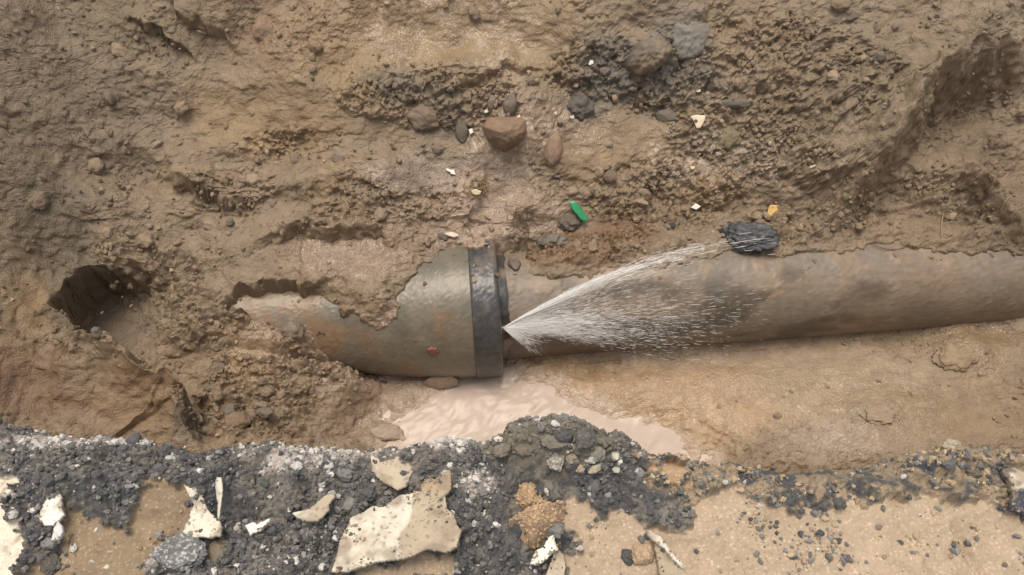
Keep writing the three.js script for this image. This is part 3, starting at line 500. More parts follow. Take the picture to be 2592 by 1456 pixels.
stone('wedge_stone', 'dark wedge shaped stone on the mud just right of the rim', 'stone', 1400, 612, 74, 52, [0.145, 0.12, 0.095], { angular: 0.9, turn: 28, up: 0.4, mat: M_DAMP });
stone('mud_lump', 'dark crumbly lump under the green shard', 'mud lump', 1440, 566, 54, 42, [0.13, 0.105, 0.083], { rough: 0.25, up: 0.3, angular: 0.2 });
stone('pebble', 'dark pebble lodged against the right of the rim', 'stone', 1302, 672, 30, 42, DK, { turn: -20, up: 0.4, mat: M_DAMP });
stone('mud_lump', 'round crumbly lump on the left slope below the scraped patch', 'mud lump', 605, 465, 52, 46, MUD, { rough: 0.2, up: 0.3, angular: 0.2 });
stone('mud_lump', 'small pale lump directly under the round crumbly lump, left slope', 'mud lump', 627, 500, 40, 26, [0.25, 0.19, 0.14], { rough: 0.2, up: 0.3 });
stone('mud_lump', 'dark round mud lump resting against the left pipe barrel', 'mud lump', 742, 838, 54, 48, [0.165, 0.125, 0.09], { rough: 0.17, up: 0.5, angular: 0.2, mat: M_DAMP });
stone('embedded_stone', 'smooth brown stone set in the earth at upper left', 'stone', 668, 72, 56, 62, [0.23, 0.16, 0.11], { angular: 0.6, turn: 15, up: 0.1, thick: 0.5 });
stone('embedded_stone', 'small stone under the smooth brown one at upper left', 'stone', 798, 118, 36, 34, [0.22, 0.15, 0.1], { up: 0.1 });
stone('asphalt_lump', 'wet black asphalt lump on top of the plain pipe', 'asphalt', 1892, 606, 128, 78, [0.05, 0.052, 0.058], { rough: 0.26, up: 0.7, angular: 0.5, mat: M_DAMP, detail: 14, alt: [0.17, 0.17, 0.175], turn: 14 });
stone('pebble', 'tan angular pebble above the mud ledge, left of the wet asphalt lump', 'stone', 1672, 548, 34, 26, [0.2, 0.155, 0.11], { angular: 0.9, turn: -35, up: 0.35 });
stone('pebble', 'brown pebble up and right of the green shard', 'stone', 1544, 448, 34, 34, [0.17, 0.125, 0.092], { up: 0.35, angular: 0.5 });
stone('pebble', 'small black pebble just left of the wet asphalt lump', 'stone', 1701, 572, 16, 14, [0.035, 0.03, 0.027], { up: 0.4, mat: M_DAMP });
stone('flat_stone', 'small grey slab stone in the mud below the ochre patch', 'stone', 1537, 367, 30, 17, [0.26, 0.2, 0.15], { angular: 1, up: 0.4, turn: -8 });
stone('mud_lump', 'smooth wet mud lump at the water edge under the socket', 'mud lump', 1118, 968, 76, 46, [0.33, 0.25, 0.19], { rough: 0.16, thick: 0.4, up: 0, angular: 0.1, mat: M_DAMP, detail: 12 });
stone('mud_lump', 'broad flat mud lump near the asphalt edge at lower left', 'mud lump', 598, 1066, 66, 46, [0.215, 0.15, 0.1], { rough: 0.15, up: 0.25, angular: 0.4 });
stone('mud_lump', 'rounded mud lump half in the milky water', 'mud lump', 980, 1095, 76, 40, [0.31, 0.235, 0.18], { rough: 0.16, thick: 0.4, up: 0, angular: 0.1, mat: M_DAMP });
stone('mud_lump', 'crumbly greenish brown lump right of the cream triangular chip', 'mud lump', 1838, 350, 70, 60, [0.185, 0.155, 0.095], { rough: 0.22, up: 0.15, angular: 0.2 });
stone('mud_lump', 'lumpy mud boss on the bank at far right of the pipe', 'mud lump', 2420, 905, 90, 66, [0.27, 0.2, 0.135], { rough: 0.26, thick: 0.4, up: -0.2, angular: 0.2, detail: 12 });
stone('mud_lump', 'brown dimpled lump in the wet sand below the plain pipe', 'mud lump', 2225, 1050, 80, 46, [0.29, 0.215, 0.155], { rough: 0.26, thick: 0.35, up: -0.3, angular: 0.3 });
stone('pebble', 'dark thin pebble in the pale mud left of the pool', 'stone', 973, 968, 20, 10, [0.07, 0.06, 0.05], { turn: 35, up: 0.4, mat: M_DAMP });
stone('mud_lump', 'brown clod at the very top right of the middle', 'mud lump', 2130, 12, 46, 36, [0.2, 0.15, 0.1], { up: 0.2 });
stone('embedded_stone', 'dark flat stone edge in the upper right slope', 'stone', 2150, 45, 38, 18, DK, { up: 0.2, angular: 0.9 });
stone('mud_lump', 'mud lump on the slope far left beside the dark crack', 'mud lump', 100, 505, 44, 56, [0.17, 0.125, 0.09], { up: 0.1, angular: 0.8, turn: 30 });
// stones and lumps in the rubble on the road edge
const RD = (label, px, py, w, h, c, o = {}) => stone(o.name ?? 'rubble_stone', label, o.cat ?? 'stone', px, py, w * 0.92, h * 0.92, c, { road: true, alt: [0.2, 0.165, 0.12], altAmt: 0.6, detail: 12, ...o, rough: Math.max(0.2, o.rough ?? 0.2), up: (o.up ?? 0.25) * 0.6 });
RD('oval grey brown pebble at the left foot of the rubble heap', 1270, 1140, 48, 38, [0.17, 0.15, 0.12], { turn: -25, up: 0.5, angular: 0.3, rough: 0.07 });
RD('small white pebble on the left of the rubble heap', 1262, 1112, 24, 16, [0.6, 0.56, 0.5], { up: 0.6 });
RD('brown lump low in the middle of the rubble heap', 1330, 1136, 62, 40, [0.15, 0.125, 0.1], { up: 0.4, rough: 0.16 });
RD('large rounded grey pebble at the centre of the rubble heap', 1404, 1116, 74, 44, [0.18, 0.165, 0.135], { up: 0.5, angular: 0.3, rough: 0.09 });
RD('grey white streaked stone under the rubble heap', 1408, 1168, 44, 56, [0.24, 0.225, 0.19], { up: 0.4, alt: [0.6, 0.57, 0.5], altAmt: 0.8 });
RD('tan grey pebble right of the streaked stone', 1447, 1162, 28, 38, [0.25, 0.215, 0.16], { up: 0.4 });
RD('dark rough slab leaning on the rubble heap', 1478, 1112, 58, 60, [0.085, 0.083, 0.082], { angular: 0.9, up: 0.4, thick: 0.6, turn: 20 });
RD('grey pebble at the right foot of the rubble heap', 1508, 1150, 52, 40, [0.2, 0.19, 0.165], { up: 0.45, angular: 0.3 });
RD('white crusted pebble right of the rubble heap', 1556, 1152, 30, 32, [0.55, 0.51, 0.44], { up: 0.45 });
RD('long tan stone below the rubble heap', 1508, 1186, 44, 22, [0.38, 0.33, 0.25], { up: 0.4, turn: -30 });
RD('rounded tan stone beside the long tan stone', 1466, 1186, 28, 24, [0.34, 0.29, 0.22], { up: 0.4 });
RD('small white ring shaped stone below the crusted pebble', 1562, 1190, 24, 18, [0.5, 0.47, 0.41], { up: 0.4 });
RD('grey asphalt chunk dusted white at the bottom edge', 462, 1400, 128, 92, [0.13, 0.13, 0.13], { name: 'asphalt_chunk', cat: 'asphalt', angular: 0.7, up: 0.15, alt: [0.62, 0.61, 0.6], altAmt: 0.75, detail: 14, thick: 0.5, f: 3.4 });
RD('brown dirt caked asphalt chunk beside the white dusted chunk', 545, 1408, 86, 84, [0.17, 0.135, 0.095], { name: 'asphalt_chunk', cat: 'asphalt', angular: 0.5, up: 0.1, rough: 0.2, thick: 0.5 });
RD('black asphalt lump beside the round tan clod at lower right', 1588, 1412, 34, 42, [0.06, 0.06, 0.066], { name: 'asphalt_chunk', cat: 'asphalt', up: 0.35, rough: 0.22 });
RD('round tan clod beside the black lump at lower right', 1626, 1402, 62, 56, [0.4, 0.285, 0.19], { name: 'dirt_clod', cat: 'dirt clod', up: 0.3, rough: 0.2, angular: 0.2, amt: 0.2 });
RD('white pebble on the sand at far left, above the round one', 22, 1246, 30, 20, [0.62, 0.59, 0.52], { up: 0.4 });
RD('round pale grey pebble at far left below the white one', 33, 1304, 26, 24, [0.46, 0.45, 0.42], { up: 0.4 });
RD('white oblong pebble left of the leaf shaped flake', 84, 1292, 28, 17, [0.62, 0.59, 0.54], { up: 0.4 });
RD('white crumbling stone at lower left in the sand', 186, 1386, 22, 26, [0.55, 0.52, 0.47], { up: 0.4, angular: 1 });
RD('small cream pebble alone in the sand at bottom left', 271, 1436, 14, 13, [0.6, 0.56, 0.46], { up: 0.4 });
RD('black crumbly lump at the bottom edge, left', 132, 1430, 54, 50, [0.085, 0.08, 0.074], { name: 'asphalt_chunk', cat: 'asphalt', rough: 0.25, up: 0.2 });
RD('pale stone in the asphalt below the trench lip, left of middle', 752, 1180, 28, 24, [0.5, 0.49, 0.46], { up: 0.45, angular: 0.9 });
RD('round grey white stone in the asphalt, left of the cream fragment', 832, 1180, 32, 22, [0.52, 0.51, 0.5], { up: 0.45 });
RD('grey stone with bright crust in the asphalt, left of the round one', 722, 1182, 20, 24, [0.4, 0.39, 0.36], { up: 0.45 });
RD('pale angular stone under the round grey white one', 816, 1224, 24, 22, [0.45, 0.45, 0.45], { up: 0.4, angular: 1 });
RD('pale knob of rubble on the lip at far right', 2410, 1130, 46, 36, [0.36, 0.32, 0.24], { up: 0.3, rough: 0.22 });
RD('dark brown rubble lump on the right verge', 2478, 1196, 62, 30, [0.12, 0.1, 0.075], { name: 'asphalt_chunk', cat: 'asphalt', up: 0.2, rough: 0.24 });

// thin broken pieces: outline in photo pixels, real thickness, lifted and bent
const TANS = [], TOPS = [];     // where grit has settled on the flakes
function flake(name, label, category, pts, o) {
  const cx = o.c ? o.c[0] : pts.reduce((a, p) => a + p[0], 0) / pts.length, cy = o.c ? o.c[1] : pts.reduce((a, p) => a + p[1], 0) / pts.length, road = !o.soil;
  const p0 = road ? roadAt(cx, cy) : soilAt(cx, cy), n = road ? new THREE.Vector3(...(o.n ?? [0, 1, 0])).normalize() : soilNormal(p0[0], p0[2]), P0 = new THREE.Vector3(p0[0], p0[1], p0[2]).addScaledVector(n, (o.lift ?? 0.004) - (road && !o.dome ? -0.003 : 0)), eye = new THREE.Vector3(0, CAM.y, CAM.z);
  const hit = (px, py) => { const d = new THREE.Vector3(...sight(px, py)), t = P0.clone().sub(eye).dot(n) / d.dot(n); return eye.clone().addScaledVector(d, t); };
  const r = rng(o.seed ?? Math.round(cx * 3 + cy)), rim = [], step = o.step ?? 5;
  for (let i = 0; i < pts.length; i++) { const a = pts[i], b = pts[(i + 1) % pts.length], L = Math.hypot(b[0] - a[0], b[1] - a[1]), k = Math.max(1, Math.round(L / step)); for (let j = 0; j < k; j++) rim.push([mix(a[0], b[0], j / k) + (r() - 0.5) * step * (o.jag ?? 0.7), mix(a[1], b[1], j / k) + (r() - 0.5) * step * (o.jag ?? 0.7)]); }
  if (o.lift === undefined || road) o.thick = (o.thick ?? 0.0025) + (road && !o.dome ? 0.0018 : 0); const N = rim.length, R = o.rings ?? 14, pos = [], col = [], idx = [], th = o.thick ?? 0.0025, top = [];
  const put = (px, py, f, off) => {
    const h = hit(px, py), b = (o.bend ? o.bend((px - cx), (py - cy), f) : 0) + (o.dome ?? 0) * (1 - f ** (o.round ?? 3)) + (o.rough ?? 0.0006) * 2 * fbm(h.x * 90, h.z * 90, h.y * 90, 3) + (o.lumpy ?? (road ? 0.004 : 0)) * fbm(h.x * 30 + 4, h.z * 30, 9, 3);
    h.addScaledVector(n, b + off); pos.push(h.x - p0[0], h.y - p0[1], h.z - p0[2]); let c = o.colour(px, py, f); if (road && !o.dome) { const g = ss(0.02, 0.3, fbm(h.x * 38, h.z * 38, cx, 4) + 0.16 * (f - 0.6)) * 0.7; c = [mix(c[0], 0.27, g), mix(c[1], 0.21, g), mix(c[2], 0.15, g)]; }
    const v = 1 + (o.amt ?? 0.14) * (2 * fbm(h.x * 60, h.z * 60, 5, 3) + 0.8 * nz(h.x * 300, h.z * 300, h.y * 300)); col.push(clamp(c[0] * v), clamp(c[1] * v), clamp(c[2] * v));
  };
  for (const side of [0, 1]) {
    const base = pos.length / 3; top.push(base); put(cx, cy, 0, side ? -th : 0);
    for (let j = 1; j <= R; j++) for (let i = 0; i < N; i++) { const f = j / R; put(mix(cx, rim[i][0], f), mix(cy, rim[i][1], f), f, side ? -th - (o.dome ?? 0) * 0.3 * (1 - f) : (j === R && !o.sharp ? -th * 0.18 : 0)); }
    const at = (j, i) => base + 1 + (j - 1) * N + ((i + N) % N);
    for (let i = 0; i < N; i++) { side ? idx.push(base, at(1, i), at(1, i + 1)) : idx.push(base, at(1, i + 1), at(1, i)); for (let j = 1; j < R; j++) { const a = at(j, i), b = at(j, i + 1), c = at(j + 1, i), d = at(j + 1, i + 1); side ? idx.push(a, c, b, b, c, d) : idx.push(a, b, c, b, d, c); } }
  }
  const rimAt = (s, i) => top[s] + 1 + (R - 1) * N + i % N; for (let i = 0; i < N; i++) idx.push(rimAt(0, i), rimAt(0, i + 1), rimAt(1, i), rimAt(0, i + 1), rimAt(1, i + 1), rimAt(1, i));
  const g = new THREE.BufferGeometry(); g.setAttribute('position', new THREE.Float32BufferAttribute(pos, 3)); g.setAttribute('color', new THREE.Float32BufferAttribute(col, 3)); g.setIndex(idx); g.computeVertexNormals();
  if (o.grit) for (let i = 0; i < N * R; i++) TANS.push([pos[3 + i * 3] + p0[0], pos[4 + i * 3] + p0[1], pos[5 + i * 3] + p0[2]]);
  if (road && !o.dome) for (let i = 0; i < N * R; i++) { const f = Math.floor(i / N + 1) / R; if (f > 0.55) TOPS.push([pos[3 + i * 3] + p0[0], pos[4 + i * 3] + p0[1], pos[5 + i * 3] + p0[2], f]); }
  const m = add(new THREE.Mesh(g, o.mat ?? M_DRY), name, thing(label, category, o.group)); m.position.set(p0[0], p0[1], p0[2]); return m;
}
const WHITE = [0.61, 0.56, 0.47], CREAM = [0.52, 0.45, 0.35], DULL_TAN = [0.40, 0.335, 0.25], BEIGE = [0.44, 0.375, 0.285];  // the duller tan covers the right part of two flakes
const pits = (px, py, f) => ss(0.36, 0.46, nz(px * 0.11, py * 0.11, 4) ) ;
{
  const big = [[870, 1440], [900, 1310], [930, 1130], [1030, 940], [1150, 890], [1230, 850], [1330, 860], [1450, 740], [1560, 705], [1645, 690], [1660, 645], [1720, 590], [1800, 590], [1860, 550], [1930, 530], [1940, 600], [1930, 680], [1880, 720], [1890, 830], [1950, 880], [1980, 980], [2030, 1050], [2010, 1110], [1990, 1200], [1880, 1250], [1720, 1230], [1560, 1290], [1400, 1330], [1250, 1340], [1100, 1390], [1000, 1430]].map(z3);
  flake('paint_flake', 'largest broken paint sheet, cream on its left half and dull tan on its right', 'paint flake', big, { c: z3([1480, 1040]), lift: 0.02, thick: 0.0032, rings: 36, step: 4, rough: 0.0012, bend: (x, y) => -0.00003 * y + 0.012 * nz(x * 0.012, y * 0.012, 3) + 0.00006 * Math.max(0, y), lumpy: 0.004, amt: 0.12,
    colour: (px, py) => { const X = (px - 600) / 0.2805, Y = (py - 1050) / 0.2805, e = X - (Y < 950 ? 1590 - (Y - 720) * 0.13 : Y < 1060 ? 1560 - (Y - 950) * 0.75 : 1475) + 40 * fbm(X * 0.012, Y * 0.012, 4, 3), d = ss(-14, 14, e), p = pits(px, py) * 0.7, w = ss(0.05, 0.3, fbm(X * 0.006, Y * 0.006, 9, 3)), tan = ss(730, 640, Y) * d; const a = [mix(mix(WHITE[0], CREAM[0], w), mix(DULL_TAN[0], 0.5, tan * 0.7), d), mix(mix(WHITE[1], CREAM[1], w), mix(DULL_TAN[1], 0.36, tan * 0.7), d), mix(mix(WHITE[2], CREAM[2], w), mix(DULL_TAN[2], 0.21, tan * 0.7), d)]; return [mix(a[0], 0.16, p), mix(a[1], 0.13, p), mix(a[2], 0.1, p)]; } });
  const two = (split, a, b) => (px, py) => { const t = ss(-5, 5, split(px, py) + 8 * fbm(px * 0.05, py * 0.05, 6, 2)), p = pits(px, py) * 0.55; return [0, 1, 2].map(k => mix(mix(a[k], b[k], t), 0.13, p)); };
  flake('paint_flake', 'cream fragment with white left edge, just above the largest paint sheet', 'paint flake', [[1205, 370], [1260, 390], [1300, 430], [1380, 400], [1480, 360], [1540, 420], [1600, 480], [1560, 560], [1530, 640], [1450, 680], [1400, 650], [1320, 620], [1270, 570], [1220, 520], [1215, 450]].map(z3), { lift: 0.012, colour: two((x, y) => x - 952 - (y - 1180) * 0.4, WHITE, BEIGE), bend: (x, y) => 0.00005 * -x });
  flake('paint_flake', 'bright white triangular flake left of the upright sliver', 'paint flake', [[1650, 630], [1800, 660], [1830, 760], [1870, 850], [1920, 910], [1980, 960], [2000, 1000], [1990, 1100], [1900, 1110], [1700, 1110], [1600, 1110], [1660, 1040], [1700, 950], [1720, 850], [1750, 780]].map(z2), { c: z2([1840, 980]), lift: 0.012, colour: two(() => -20, WHITE, CREAM), lumpy: 0.004 });
  flake('paint_sliver', 'thin upright pale sliver stuck in the asphalt beside the white triangle', 'paint flake', [[1955, 560], [2000, 570], [2014, 640], [2004, 760], [1989, 860], [1979, 950], [1960, 930], [1965, 800], [1945, 700], [1942, 620]].map(z2), { lift: 0.018, thick: 0.004, n: [0.35, 1, 0.2], step: 3, rings: 6, colour: two((x, y) => x - 551, [0.42, 0.41, 0.37], WHITE) });
  flake('paint_flake', 'small white jagged flake in the asphalt right of the upright sliver', 'paint flake', [[70, 1000], [130, 970], [190, 980], [300, 940], [290, 970], [240, 1020], [210, 1050], [110, 1085], [95, 1040]].map(z3), { lift: 0.014, rings: 8, step: 4, colour: () => [0.76, 0.74, 0.7] });
  flake('paint_flake', 'narrow two toned flake, white left end and tan right end', 'paint flake', [[490, 890], [560, 870], [640, 850], [720, 790], [790, 730], [860, 700], [890, 730], [830, 810], [830, 870], [730, 960], [620, 960], [550, 930]].map(z3), { lift: 0.013, rings: 9, step: 4, colour: two((x, y) => x - 778 + (y - 1300) * 0.3, WHITE, DULL_TAN) });
  flake('paint_flake', 'leaf shaped white flake at far left', 'paint flake', [[430, 690], [520, 680], [550, 740], [560, 850], [575, 900], [550, 940], [480, 1000], [400, 1000], [360, 950], [360, 880], [390, 800]].map(z2), { lift: 0.012, colour: two(() => -9, [0.72, 0.68, 0.61], [0.6, 0.53, 0.45]), lumpy: 0.005 });
  flake('paint_flake', 'small grey white flake touching the leaf shaped flake from below', 'paint flake', [[520, 960], [560, 1000], [570, 1060], [540, 1120], [460, 1140], [470, 1080], [500, 1010]].map(z2), { lift: 0.011, rings: 8, colour: () => [0.55, 0.54, 0.53] });
  flake('paint_flake', 'white flake under the foot of the tan clod', 'paint flake', [[600, 1140], [640, 1120], [660, 1200], [680, 1250], [620, 1280], [560, 1340], [490, 1360], [450, 1350], [480, 1280], [500, 1240], [560, 1220]].map(z4), { lift: 0.012, c: z4([575, 1270]), colour: () => [0.72, 0.69, 0.6], bend: (x, y) => 0.00006 * x });
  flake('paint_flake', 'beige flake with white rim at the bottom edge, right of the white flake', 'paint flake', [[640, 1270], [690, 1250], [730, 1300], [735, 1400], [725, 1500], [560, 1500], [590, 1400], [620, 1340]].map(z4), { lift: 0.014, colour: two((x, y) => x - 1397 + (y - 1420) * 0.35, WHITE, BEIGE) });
  flake('crust_slab', 'beige crust slab at lower right under a white sliver', 'crust slab', [[1440, 1165], [1560, 1265], [1680, 1395], [1760, 1500], [1500, 1500], [1470, 1300]].map(z4), { lift: 0.009, thick: 0.006, colour: () => [0.36, 0.3, 0.22] });
  flake('paint_sliver', 'long white sliver lying along the beige crust slab', 'paint flake', [[1385, 1085], [1420, 1085], [1500, 1135], [1560, 1220], [1630, 1300], [1690, 1370], [1680, 1392], [1610, 1335], [1555, 1262], [1470, 1195], [1430, 1165], [1395, 1125]].map(z4), { c: z4([1520, 1205]), lift: 0.014, thick: 0.004, rings: 6, step: 4, colour: two(() => -9, WHITE, CREAM) });
  flake('dirt_clod', 'tan sandy clod with two lobes right of the largest paint sheet', 'dirt clod', [[420, 690], [460, 700], [490, 760], [540, 820], [590, 880], [730, 880], [720, 970], [700, 1050], [620, 1110], [550, 1170], [510, 1230], [440, 1235], [390, 1180], [320, 1110], [250, 1070], [280, 1030], [370, 970], [380, 920], [330, 850], [330, 790], [370, 720]].map(z4), { c: z4([490, 980]), lift: 0.008, thick: 0.008, dome: 0.03, round: 3, rings: 34, rough: 0.008, lumpy: 0.024, amt: 0.34, grit: true, colour: (px, py) => { const k = ss(1300, 1270, py); return [mix(0.36, 0.46, k), mix(0.25, 0.31, k), mix(0.165, 0.185, k)]; }, bend: (x, y) => { const g = Math.abs(y + 12 + x * 0.12 + 4 * nz(x * 0.06, 1, 1)); return -0.012 * ss(9, 0, g) * ss(60, 30, x); } });
  const z5 = ([a, b]) => [1900 + a * 0.2806, 1050 + b * 0.2806];
  flake('bitumen_sheet', 'blackish bitumen sheet with white paint at the right edge', 'bitumen', [[2280, 480], [2380, 470], [2520, 520], [2640, 600], [2640, 900], [2440, 870], [2350, 830], [2380, 700], [2350, 600], [2280, 550]].map(z5), { c: z5([2470, 690]), lift: 0.012, thick: 0.006, lumpy: 0.008, rough: 0.003, colour: (px, py) => { const m = ss(6, -6, Math.hypot((px - 2592) * 0.7, (py - 1208) * 0.9) - 26 + 22 * nz(px * 0.07, py * 0.07, 2)), s = ss(0.3, 0.45, nz(px * 0.2, py * 0.2, 8)); return [0.055, 0.053, 0.068].map((v, k) => mix(mix(v, 0.25, s * 0.6), WHITE[k], m)); } });
}
// the three largest stones of the slope
const earthy = (a, b, f) => (px, py) => { const t = ss(-0.15, 0.25, fbm(px * f, py * f, 6, 3)); return [0, 1, 2].map(k => mix(a[k], b[k], t)); };
flake('cobble', 'big rounded triangular brown cobble above the socket rim', 'stone', [[1222, 322], [1238, 300], [1270, 291], [1310, 290], [1332, 303], [1338, 330], [1326, 354], [1302, 374], [1277, 385], [1254, 374], [1234, 352]], { soil: true, lift: 0.006, thick: 0.03, dome: 0.05, round: 2.6, rings: 22, step: 4, jag: 0.25, rough: 0.0022, lumpy: 0.007, amt: 0.16, colour: earthy([0.245, 0.165, 0.108], [0.2, 0.14, 0.095], 0.03) });
flake('slab_stone', 'large grey brown stone near the top, left of the pale concrete', 'stone', [[1588, 168], [1596, 138], [1618, 106], [1652, 94], [1690, 106], [1704, 128], [1688, 158], [1652, 186], [1612, 192]], { soil: true, lift: 0.01, thick: 0.03, dome: 0.03, round: 3.5, rings: 22, step: 4, jag: 0.5, rough: 0.004, lumpy: 0.01, amt: 0.2, colour: earthy([0.2, 0.155, 0.11], [0.15, 0.125, 0.1], 0.02) });
flake('concrete_piece', 'pale grey flat concrete piece at the top of the slope', 'concrete', [[1702, 62], [1740, 50], [1800, 58], [1802, 92], [1788, 128], [1752, 150], [1716, 150], [1700, 118]], { soil: true, lift: 0.008, thick: 0.025, dome: 0.012, round: 5, rings: 20, step: 4, jag: 0.6, rough: 0.003, lumpy: 0.008, amt: 0.16, colour: earthy([0.2, 0.185, 0.165], [0.16, 0.14, 0.115], 0.02) });
// chips and scraps lying in the trench
const scrap = (name, label, cat, pts, c, o = {}) => flake(name, label, cat, pts, { soil: true, lift: 0.009, thick: 0.0025, rings: 5, step: 5, jag: 0.35, colour: () => c, mat: M_CHIP, ...o });
scrap('green_shard', 'bright green plastic shard lying on the mud above the pipe', 'plastic shard', [[1441, 513], [1452, 508], [1466, 520], [1480, 540], [1490, 556], [1482, 562], [1470, 556], [1456, 538], [1446, 526]], [0.018, 0.23, 0.09], { lift: 0.02, thick: 0.004, amt: 0.25, bend: (x, y) => -0.00008 * y, mat: new THREE.MeshStandardMaterial({ vertexColors: true, roughness: 0.25 }) });
scrap('shell_chip', 'cream triangular chip beside the dark angular flat stone', 'shell chip', [[1747, 294], [1768, 291], [1788, 293], [1781, 312], [1773, 324], [1764, 325], [1758, 310]], [0.68, 0.55, 0.42]);
scrap('shell_chip', 'white chip with a pointed top, above the wet asphalt lump to its left', 'shell chip', [[1748, 526], [1760, 514], [1774, 523], [1762, 531]], [0.8, 0.77, 0.72]);
scrap('dry_leaf', 'yellow curled leaf scrap above the wet asphalt lump', 'leaf', [[1951, 519], [1966, 519], [1968, 528], [1962, 550], [1950, 552], [1941, 546], [1944, 530]], [0.62, 0.42, 0.14], { bend: (x, y, f) => 0.004 * f * f, amt: 0.35 });
scrap('shell_chip', 'white rounded chip in the dark gravel near the top', 'shell chip', [[1489, 162], [1494, 152], [1501, 153], [1502, 160], [1494, 166]], [0.82, 0.8, 0.76]);
scrap('shell_chip', 'small white square chip left of the big cobble', 'shell chip', [[1186, 327], [1196, 325], [1198, 335], [1190, 340]], [0.78, 0.72, 0.66]);
scrap('shell_chip', 'tiny white chip above the left of the big cobble', 'shell chip', [[1225, 280], [1233, 277], [1237, 284], [1228, 288]], [0.78, 0.74, 0.66]);
scrap('shell_chip', 'tiny cream chip lying on top of the big cobble', 'shell chip', [[1309, 294], [1315, 291], [1318, 296], [1311, 300]], [0.78, 0.66, 0.42], { lift: 0.05 });
scrap('shell_chip', 'tiny white chip between the big cobble and the dark asphalt lump', 'shell chip', [[1404, 284], [1409, 282], [1410, 289], [1405, 290]], [0.76, 0.72, 0.64]);
scrap('shell_chip', 'white chip on the side of the dark asphalt lump', 'shell chip', [[1442, 293], [1452, 292], [1454, 300], [1445, 301]], [0.6, 0.54, 0.46], { lift: 0.012 });
scrap('paper_scrap', 'white torn scrap in the wet mud below the small angular stone', 'scrap', [[1128, 426], [1140, 428], [1152, 432], [1153, 441], [1143, 440], [1134, 433]], [0.78, 0.7, 0.66], { jag: 0.7 });
scrap('shell_chip', 'cream chip in the grass tangle above the socket', 'shell chip', [[1194, 482], [1206, 478], [1219, 484], [1216, 492], [1204, 494], [1196, 490]], [0.72, 0.6, 0.4], { lift: 0.008 });
scrap('wood_sliver', 'pale pointed sliver lying above the socket barrel', 'sliver', [[1120, 590], [1140, 587], [1156, 590], [1163, 596], [1152, 601], [1136, 597]], [0.56, 0.47, 0.38]);
scrap('shell_chip', 'small yellow chip in the gravel right of the green shard', 'shell chip', [[1748, 421], [1760, 420], [1757, 428], [1750, 428]], [0.7, 0.58, 0.34]);
scrap('shell_chip', 'small pale chip above the dark angular flat stone', 'shell chip', [[1762, 230], [1774, 226], [1774, 232], [1764, 234]], [0.68, 0.6, 0.46]);
scrap('shell_chip', 'narrow pale chip on the upper right slope', 'shell chip', [[2048, 422], [2062, 416], [2066, 420], [2052, 428]], [0.62, 0.54, 0.36]);

// stems, roots and grass
const M_STRAW = new THREE.MeshStandardMaterial({ color: new THREE.Color().setRGB(0.33, 0.25, 0.12), roughness: 0.8 }), M_ROOT = new THREE.MeshStandardMaterial({ color: new THREE.Color().setRGB(0.15, 0.095, 0.06), roughness: 0.9 });
function strands(name, label, cat, list, mat) {
  const gs = list.map(([pts, r, lift]) => new THREE.TubeGeometry(new THREE.CatmullRomCurve3(pts.map(([px, py], i) => { const p = soilAt(px, py); return new THREE.Vector3(p[0], p[1] + (lift ?? 0.003) + 0.003 * Math.sin(i * 2.3), p[2]); })), 14, r ?? 0.0007, 5));
  add(new THREE.Mesh(mergeGeometries(gs), mat), name, thing(label, cat));
}
{
  const r = rng(77), tangle = (cx, cy, w, h, n, len) => Array.from({ length: n }, () => { const x = cx + (r() - 0.5) * w, y = cy + (r() - 0.5) * h, a = r() * 6.28; return [[[x, y], [x + Math.cos(a) * len * 0.5 + (r() - 0.5) * 10, y + Math.sin(a) * len * 0.5 + (r() - 0.5) * 10], [x + Math.cos(a + 0.5) * len, y + Math.sin(a + 0.5) * len]], 0.0006 + 0.0004 * r(), 0.002 + 0.008 * r()]; });
  strands('grass_tangle', 'tangle of straw coloured grass stems above the socket', 'grass', tangle(1212, 482, 40, 36, 22, 30), M_STRAW);
  strands('root_mat', 'brown fibrous root mat just above the right of the rim', 'roots', tangle(1318, 560, 44, 70, 46, 26), M_ROOT);
  strands('root_twigs', 'dark twigs lying beside the pale pointed sliver', 'twigs', [[[[1165, 560], [1190, 580], [1210, 595]], 0.001], [[[1180, 570], [1195, 600], [1200, 612]], 0.0009], [[[1170, 585], [1185, 572], [1200, 575]], 0.0008]], M_ROOT);
  strands('grass_plant', 'single green yellow grass blade on the right slope above the pipe', 'grass', [[[[2386, 545], [2381, 570], [2383, 600]], 0.0011, 0.004]], M_STRAW);
  strands('grass_plant', 'thin dry stem at the far right recess', 'grass', [[[[2555, 500], [2540, 516], [2532, 535]], 0.0009, 0.006]], M_STRAW);
  strands('root_fibre', 'fine hanging root fibres in the right recess', 'roots', [[[[2340, 352], [2325, 385], [2305, 420]], 0.0007, 0.006], [[[2350, 360], [2335, 395], [2310, 425]], 0.0006, 0.008]], M_STRAW);
  strands('straw', 'dry stem leaning from the small white square chip', 'stem', [[[[1196, 335], [1206, 345], [1218, 358]], 0.0012, 0.005]], M_STRAW);
  strands('curled_root', 'thin curled root on the mud edge above the right of the pipe', 'roots', [[[[2205, 620], [2240, 634], [2280, 630], [2300, 618]], 0.0011, 0.004]], M_ROOT);
  strands('wire_scrap', 'pale thin curved stem left of the cream triangular chip', 'stem', [[[[1712, 312], [1722, 302], [1732, 293], [1742, 291]], 0.0009, 0.004]], M_STRAW);
}

